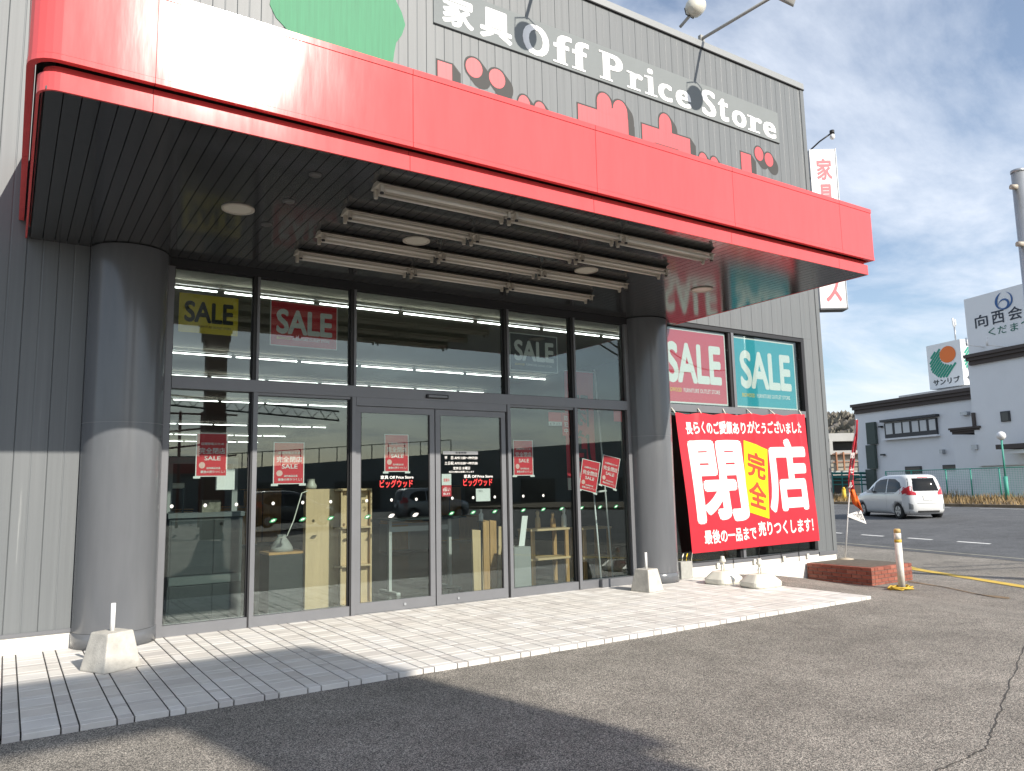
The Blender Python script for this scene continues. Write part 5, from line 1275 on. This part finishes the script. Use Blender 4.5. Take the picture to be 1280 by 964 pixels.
qbox(MB(), [Vector((p.x, p.y, 0)) for p in (b2, a2, a2-WN*20, b2-WN*20)], -.3, z_).build('roof_block', mat('far_grey', (.5, .51, .52), rough=.8), lowr)

# parking deck seen beside the store corner
PK = bg_ray(1060, 84.0)
KD = Vector((RV.x, RV.y, 0)).normalized()
KN_ = Vector((-FV.x, -FV.y, 0)).normalized()
def kz(v): return PD(1060, v, 84.0).z
pk = thing('parking_deck', 'grey concrete parking deck with orange posts beyond the store corner', 'parking deck', (PK.x, PK.y, -.04))
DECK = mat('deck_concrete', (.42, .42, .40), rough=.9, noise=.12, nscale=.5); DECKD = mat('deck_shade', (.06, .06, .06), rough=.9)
def kbox(u0, u1, v0, v1, d0, d1, nm, mt):
    a, b = PD(u0, 590, 84.0), PD(u1, 590, 84.0); q = [Vector((p.x, p.y, 0)) for p in (a+KN_*d1, b+KN_*d1, b+KN_*d0, a+KN_*d0)]
    return qbox(MB(), q, kz(v1), kz(v0)).build(nm, mt, pk)
kbox(1000, 1090, 541, 551, -8, 0, 'parapet', DECK)
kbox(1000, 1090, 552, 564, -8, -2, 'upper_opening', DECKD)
kbox(1000, 1090, 563, 568, -8, .2, 'deck_slab', DECK)
kbox(1000, 1090, 568.3, 588, -7, -.3, 'lower_wall', mat('deck_wall', (.33, .31, .26), rough=.9, noise=.1, nscale=.4))
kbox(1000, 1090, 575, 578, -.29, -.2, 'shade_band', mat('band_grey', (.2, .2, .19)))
kbox(1000, 1090, 588.3, 594, -8, .2, 'lower_slab', DECK)
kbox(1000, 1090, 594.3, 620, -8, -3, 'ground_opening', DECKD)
kbox(1000, 1043, 550.5, 566, -2, .1, 'pier', DECK)
for u_ in (1045, 1054, 1075, 1084): kbox(u_-.7, u_+.7, 565, 588, .3, .5, 'orange_post', mat('post_orange', (.36, .17, .09), rough=.8))
kbox(1040, 1088, 567, 567.6, .31, .4, 'orange_rail', MATS['post_orange']); kbox(1040, 1088, 577, 577.8, .31, .4, 'orange_rail', MATS['post_orange'])
sc = thing('green_screen', 'dark green mesh screen tower at the end of the hall', 'screen', on_plane(1092, 600, P0))
SCR = mat('screen_green', (.075, .10, .09), rough=.8, noise=.2, nscale=20)
for (v0, v1) in ((528, 555.5), (556.3, 586), (586.8, 620)):
    m_ = MB(); wpanel(m_, 1085.5, v0, 1098.5, v1, P0, .06, .3); m_.build('screen_panel', SCR, sc)
tf_ = thing('teal_fence', 'teal railing fence in front of the parking deck', 'fence', PD(1060, 600, 60))
for v_ in (592, 597, 601, 606):
    a, b = PD(1030, v_, 60), PD(1092, v_-.6, 60); MB().tube([a, b], .1 if v_ < 600 else .06, 6).build('rail', mat('teal', (.03, .2, .18), rough=.6), tf_)
for u_ in (1040, 1052, 1064, 1076, 1088):
    a = PD(u_, 590, 60); MB().tube([(a.x, a.y, -.04), a], .06, 6).build('post', MATS['teal'], tf_)
yb = thing('yellow_post', 'yellow traffic post on the verge beyond the flag', 'post', PG(1056, 628))
p = PG(1056, 629); MB().tube([p, p+Vector((0, 0, .9))], .12, 10).build('post', mat('post_yellow', (.75, .48, .04), rough=.6), yb); MB().tube([p+Vector((0, 0, .9)), p+Vector((0, 0, 1.05))], [.12, .05], 10).build('cap', MATS['post_yellow'], yb)

# verge with dry grass, green fence, globe lamp
VZ = .40
va = [Vector((38.75+SK*t_, t_, 0)) for t_ in (-60, 90)]
vb_ = [Vector((46+SK*t_, t_, 0)) for t_ in (-60, 90)]
vg = MB().add([(va[0].x, va[0].y, -.03), (vb_[0].x, vb_[0].y, -.03), (vb_[1].x, vb_[1].y, -.03), (va[1].x, va[1].y, -.03), (va[0].x+.1, va[0].y, .24), (vb_[0].x, vb_[0].y, VZ), (vb_[1].x, vb_[1].y, VZ), (va[1].x+.1, va[1].y, .24)], [(4,5,6,7),(0,1,5,4),(1,2,6,5),(2,3,7,6),(3,0,4,7)]).build('verge', mat('verge_soil', (.16, .12, .075), rough=.95, noise=.4, nscale=3))
struct(vg)
GR = [mat('dry_grass', (.30, .21, .10), rough=.9, noise=.4, nscale=1.5), mat('green_weed', (.07, .085, .03), rough=.9)]
gv, gf = [], []
rnd = random.Random(3)
for k in range(9000):
    t_ = rnd.uniform(-6, 42); w_ = rnd.random(); x0 = 38.9+w_*6.5+SK*t_; z0 = .23+.16*w_; h_ = rnd.uniform(.12, .5)*(.6+.8*abs(math.sin(t_*.7)*math.sin(t_*.23+1)))
    an = rnd.uniform(0, 6.28); wd = .035; ln = rnd.uniform(-.15, .15); o = len(gv)
    gv += [(x0-wd*math.cos(an), t_-wd*math.sin(an), z0-.02), (x0+wd*math.cos(an), t_+wd*math.sin(an), z0-.02), (x0+ln, t_+rnd.uniform(-.15, .15), z0+h_)]; gf.append((o, o+1, o+2))
gr = MB().add(gv, gf).build('dry_grass', GR[0], None, fix=False); gr['kind'] = 'stuff'; gr['label'] = 'dry yellow grass and weeds along the far verge'; gr['category'] = 'grass'
GF = mat('fence_green', (.06, .33, .25), rough=.6)
fn_ = thing('wire_fence', 'green wire mesh fence with thin posts along the verge before the hall', 'fence', PD(1200, 620, 46))
FP = bg_ray(1200, 46.5)
pp = []
for u_ in (1108, 1140, 1183, 1214, 1250, 1290):
    q = on_plane(u_, 600, FP); q.z = .2; pp.append(q); MB().tube([q, q+Vector((0, 0, 1.95))], .045, 8).build('post', GF, fn_)
MB().tube([p+Vector((0, 0, 1.93)) for p in pp], .03, 6).build('top_rail', GF, fn_)
m_ = MB()
for k in range(16):
    z_ = .3+k*.1; m_.tube([p+Vector((0, 0, z_)) for p in (pp[0], pp[-1])], .006, 3, False)
L_ = (pp[-1]-pp[0]).length; nn_ = int(L_/.16)
for k in range(nn_):
    q = pp[0].lerp(pp[-1], k/nn_); m_.tube([q, q+Vector((0, 0, 1.9))], .006, 3, False)
mw = m_.build('wire_mesh', GF, fn_, fix=False); mw['kind'] = 'stuff'
gl_ = on_plane(1257, 600, FP+WN*.9); gl_.z = .2
gt = on_plane(1249, 545, FP+WN*.9)
gl = thing('globe_lamp', 'green lamp post with a white globe in front of the hall', 'street lamp', gl_)
MB().tube([gl_, Vector((gl_.x, gl_.y, gt.z*.42))], .11, 10).build('lower_post', GF, gl); MB().tube([Vector((gl_.x, gl_.y, gt.z*.42)), Vector((gl_.x, gl_.y, gt.z-.2))], .05, 10).build('upper_post', GF, gl)
MB().lathe((gl_.x, gl_.y, gt.z), [(.24*math.sin(math.pi*k/12)+.001, -.24*math.cos(math.pi*k/12)) for k in range(13)], 20, False).build('globe', WHITE, gl)

# hill far behind
hm = []
HD = 420.0
prof_ = [(1000, 600), (1030, 548), (1037, 534), (1045, 526), (1052, 522), (1060, 517.5), (1068, 515.5), (1080, 514), (1100, 520), (1150, 545), (1250, 600)]
vs, fs = [], []; n_ = 44
def hp(u):
    for (a, va_), (b, vb2) in zip(prof_, prof_[1:]):
        if u <= b: return va_+(vb2-va_)*(u-a)/(b-a)
    return 600
for j in range(9):
    for i in range(n_+1):
        u_ = 1000+250*i/n_; top = PD(u_, hp(u_), HD); f_ = j/8
        base = PD(u_, 600, HD); zz = base.z+(top.z-base.z)*math.sin(f_*math.pi/2)+rnd.uniform(-.8, .8)*(f_ > .1)
        d_ = Vector((FV.x, FV.y, 0)).normalized(); p = base+d_*(-50+70*f_); vs.append((p.x, p.y, zz if j else -3))
for j in range(8):
    for i in range(n_): k = j*(n_+1)+i; fs.append((k, k+1, k+n_+2, k+n_+1))
hill = MB().add(vs, fs, True).build('hill', mat('hill_brown', (.22, .20, .18), rough=.95, noise=.45, nscale=.12, dark=(.12, .115, .10)), None, fix=False); struct(hill)
hv_, hf_ = [], []
for k in range(5200):
    j = rnd.randrange(1, 9); i = rnd.randrange(n_+1); p = Vector(vs[j*(n_+1)+i])+Vector((rnd.uniform(-3, 3), rnd.uniform(-3, 3), rnd.uniform(-1.5, .6))); s_ = rnd.uniform(.8, 2.2); an = rnd.uniform(0, 6.28); o = len(hv_)
    hv_ += [tuple(p+Vector((-s_*math.cos(an), -s_*math.sin(an), 0))), tuple(p+Vector((s_*math.cos(an), s_*math.sin(an), 0))), tuple(p+Vector((rnd.uniform(-.6, .6), 0, s_*1.5)))]; hf_.append((o, o+1, o+2))
hw = MB().add(hv_, hf_).build('hillside_wood', mat('wood_brown', (.21, .185, .155), rough=.95, noise=.5, nscale=.1, dark=(.11, .11, .085)), None, fix=False); hw['kind'] = 'stuff'; hw['label'] = 'bare brown woodland covering the distant hill'; hw['category'] = 'woodland'

# tall steel pole cut by the right edge
sp = thing('steel_pole', 'tall grey steel pole with bolts at the right edge of the view', 'pole', (0, 0, 0))
pt_ = PD(1272.5, 214, 15.0); gzb = gz(pt_.x, pt_.y)
sp.location = (pt_.x, pt_.y, gzb)
MB().lathe((pt_.x, pt_.y, gzb), [(.16, -.1), (.125, pt_.z-gzb)], 20).build('shaft', STEEL, sp)
MB().lathe((pt_.x, pt_.y, pt_.z), [(.132, -.04), (.132, .015), (.05, .03)], 20).build('cap', STEEL, sp)
for v_ in (236, 310):
    q = PD(1270, v_, 15.0)
    MB().tube([Vector((pt_.x, pt_.y, q.z))-RV*.10-FV*.06, Vector((pt_.x, pt_.y, q.z))-RV*.22-FV*.06], .05, 12).build('bolt', mat('bolt_tan', (.45, .4, .33), rough=.6), sp)

# overhead cables of the street; they hang outside the view and shade the road
for k, (x0, z0) in enumerate(((19.5, 7.2), (20.3, 7.6), (26.0, 8.2))):
    m_ = MB(); P_w = [(x0+SK*0+.9*t_*0+30*(t_-.5)*.35+4, -14.5-1.8*k+26*(t_-.5)*-.2, z0-.5*math.sin(math.pi*t_)) for t_ in [i/16 for i in range(17)]]
    c = m_.tube(P_w, .035, 6).build('overhead_cable', BLACK); tag(c, ['lower', 'upper', 'outer'][k]+' black overhead cable strung above the car park entrance', 'cable', 'overhead cables')

# ------------------------------------------------------------------ behind the camera: what the glass mirrors and what shades the paving
PY_ = -20.0
PBR = mat('pylon_brown', (.13, .075, .055), rough=.7); PBD = mat('pylon_board', (.22, .2, .17), rough=.6)
py = thing('pylon_sign', 'tall brown two-post sign with stepped brackets, mirrored in the leftmost panes', 'sign', (5.5, PY_, -.045))
k_ = .22
def shadow_src(X, Y):                 # the point at PY_ whose shadow falls on ground point (X, Y)
    L = Y-PY_; return X+k_*L, .62*L
for a, b in ((3.9, 4.6), (6.0, 6.7)): MB().box(a, b, PY_-.25, PY_+.25, -.045, 7.9).build('post', PBR, py)
for i, (z0, z1, e) in enumerate(((6.9, 7.25, .18), (7.25, 7.6, .36), (7.6, 7.9, .55))):
    for a, b in ((3.9, 4.6), (6.0, 6.7)): MB().box(a-e*.4, b+e*.3, PY_-.27, PY_+.27, z0+.001, z1).build('bracket', PBR, py)
xr1, h1 = shadow_src(3.64, -5.9); xr2, h2 = shadow_src(3.05, -3.3)
MB().box(4.75, 6.80, PY_-.2, PY_+.2, 8.72, 10.2).build('lower_board', PBD, py)
MB().box(4.75, 6.45, PY_-.19, PY_+.19, 7.91, 8.718).build('board_neck', PBD, py)
MB().box(-2.5, 6.80, PY_-.2, PY_+.2, 10.202, 11.32).build('upper_board', PBD, py)
for x in (-1.5,): MB().box(x, x+.5, PY_-.2, PY_+.2, -.045, 10.2).build('post', PBR, py)
op = thing('shop_row', 'long dark low shop row facing the store, mirrored in the glass', 'building', (20, -52, -.045))
OPW = mat('opposite_wall', (.2, .22, .22), rough=.8, noise=.2, nscale=.4)
MB().add([(12, -46, -.1), (75, -46, -.1), (75, -60, -.1), (12, -60, -.1), (12, -46, 3.2), (75, -46, 7.6), (75, -60, 7.6), (12, -60, 3.2)], [(0,3,2,1),(4,5,6,7),(0,1,5,4),(1,2,6,5),(2,3,7,6),(3,0,4,7)]).build('wall', OPW, op)
MB().box(-40, 11.9, -58, -47, -.1, 4.2).build('wing', OPW, op)
MB().box(-38, 11.5, -46.9, -46.5, 3.0, 4.1).build('red_sign_band', mat('band_red', (.3, .03, .03), rough=.6), op)
for k in range(10):
    x = 15+k*5.6; MB().box(x, x+3.6, -45.95, -45.85, .2, 2.3).build('shop_window', WDK, op)
for k in range(14): MB().tube([(12.5+k*1.4, -46.3, 3.1+k*.1), (12.5+k*1.4, -46.3, 4.3+k*.1)], .04, 6).build('roof_post', BLACK, op)
MB().tube([(12.5, -46.3, 4.3), (30.7, -46.3, 5.6)], .035, 6).build('roof_rail', BLACK, op)
st = thing('steel_stair', 'dark red steel stair frame with lattice boom, mirrored in the leftmost pane', 'stair', (6.0, -30, -.045))
SR = mat('stair_red', (.14, .04, .035), rough=.7)
for x in (6.0, 6.9, 7.9, 9.0): MB().tube([(x, -30, 0), (x, -30, 5.6)], .07, 8).build('post', SR, st)
for z_ in (3.0, 3.7, 4.5, 5.5): MB().tube([(5.6, -30.1, z_), (9.6, -30.1, z_+(.5 if z_ < 5 else 0))], .05, 6).build('rail', SR, st)
for zz in (5.9, 6.4): MB().tube([(3.0, -30.2, zz+.2), (15.0, -30.2, zz-.5)], .05, 6).build('boom_chord', BLACK, st)
for k in range(16): MB().tube([(3.0+k*.75, -30.2, 6.1-.042*k), (3.4+k*.75, -30.2, 6.55-.042*k), (3.75+k*.75, -30.2, 6.06-.042*k)], .025, 5).build('boom_lacing', BLACK, st)
make_car('lot_car', 'dark hatchback parked behind the viewer, mirrored in the doors', (9.5, -27.5, -.045), rad(95), mat('dark_paint', (.03, .032, .04), rough=.2, coat=1.0))
make_car('lot_car', 'silver hatchback parked behind the viewer, mirrored in the right panes', (17.5, -28.5, -.045), rad(88), mat('silver_paint', (.3, .31, .32), rough=.25, metal=.5, coat=1.0))
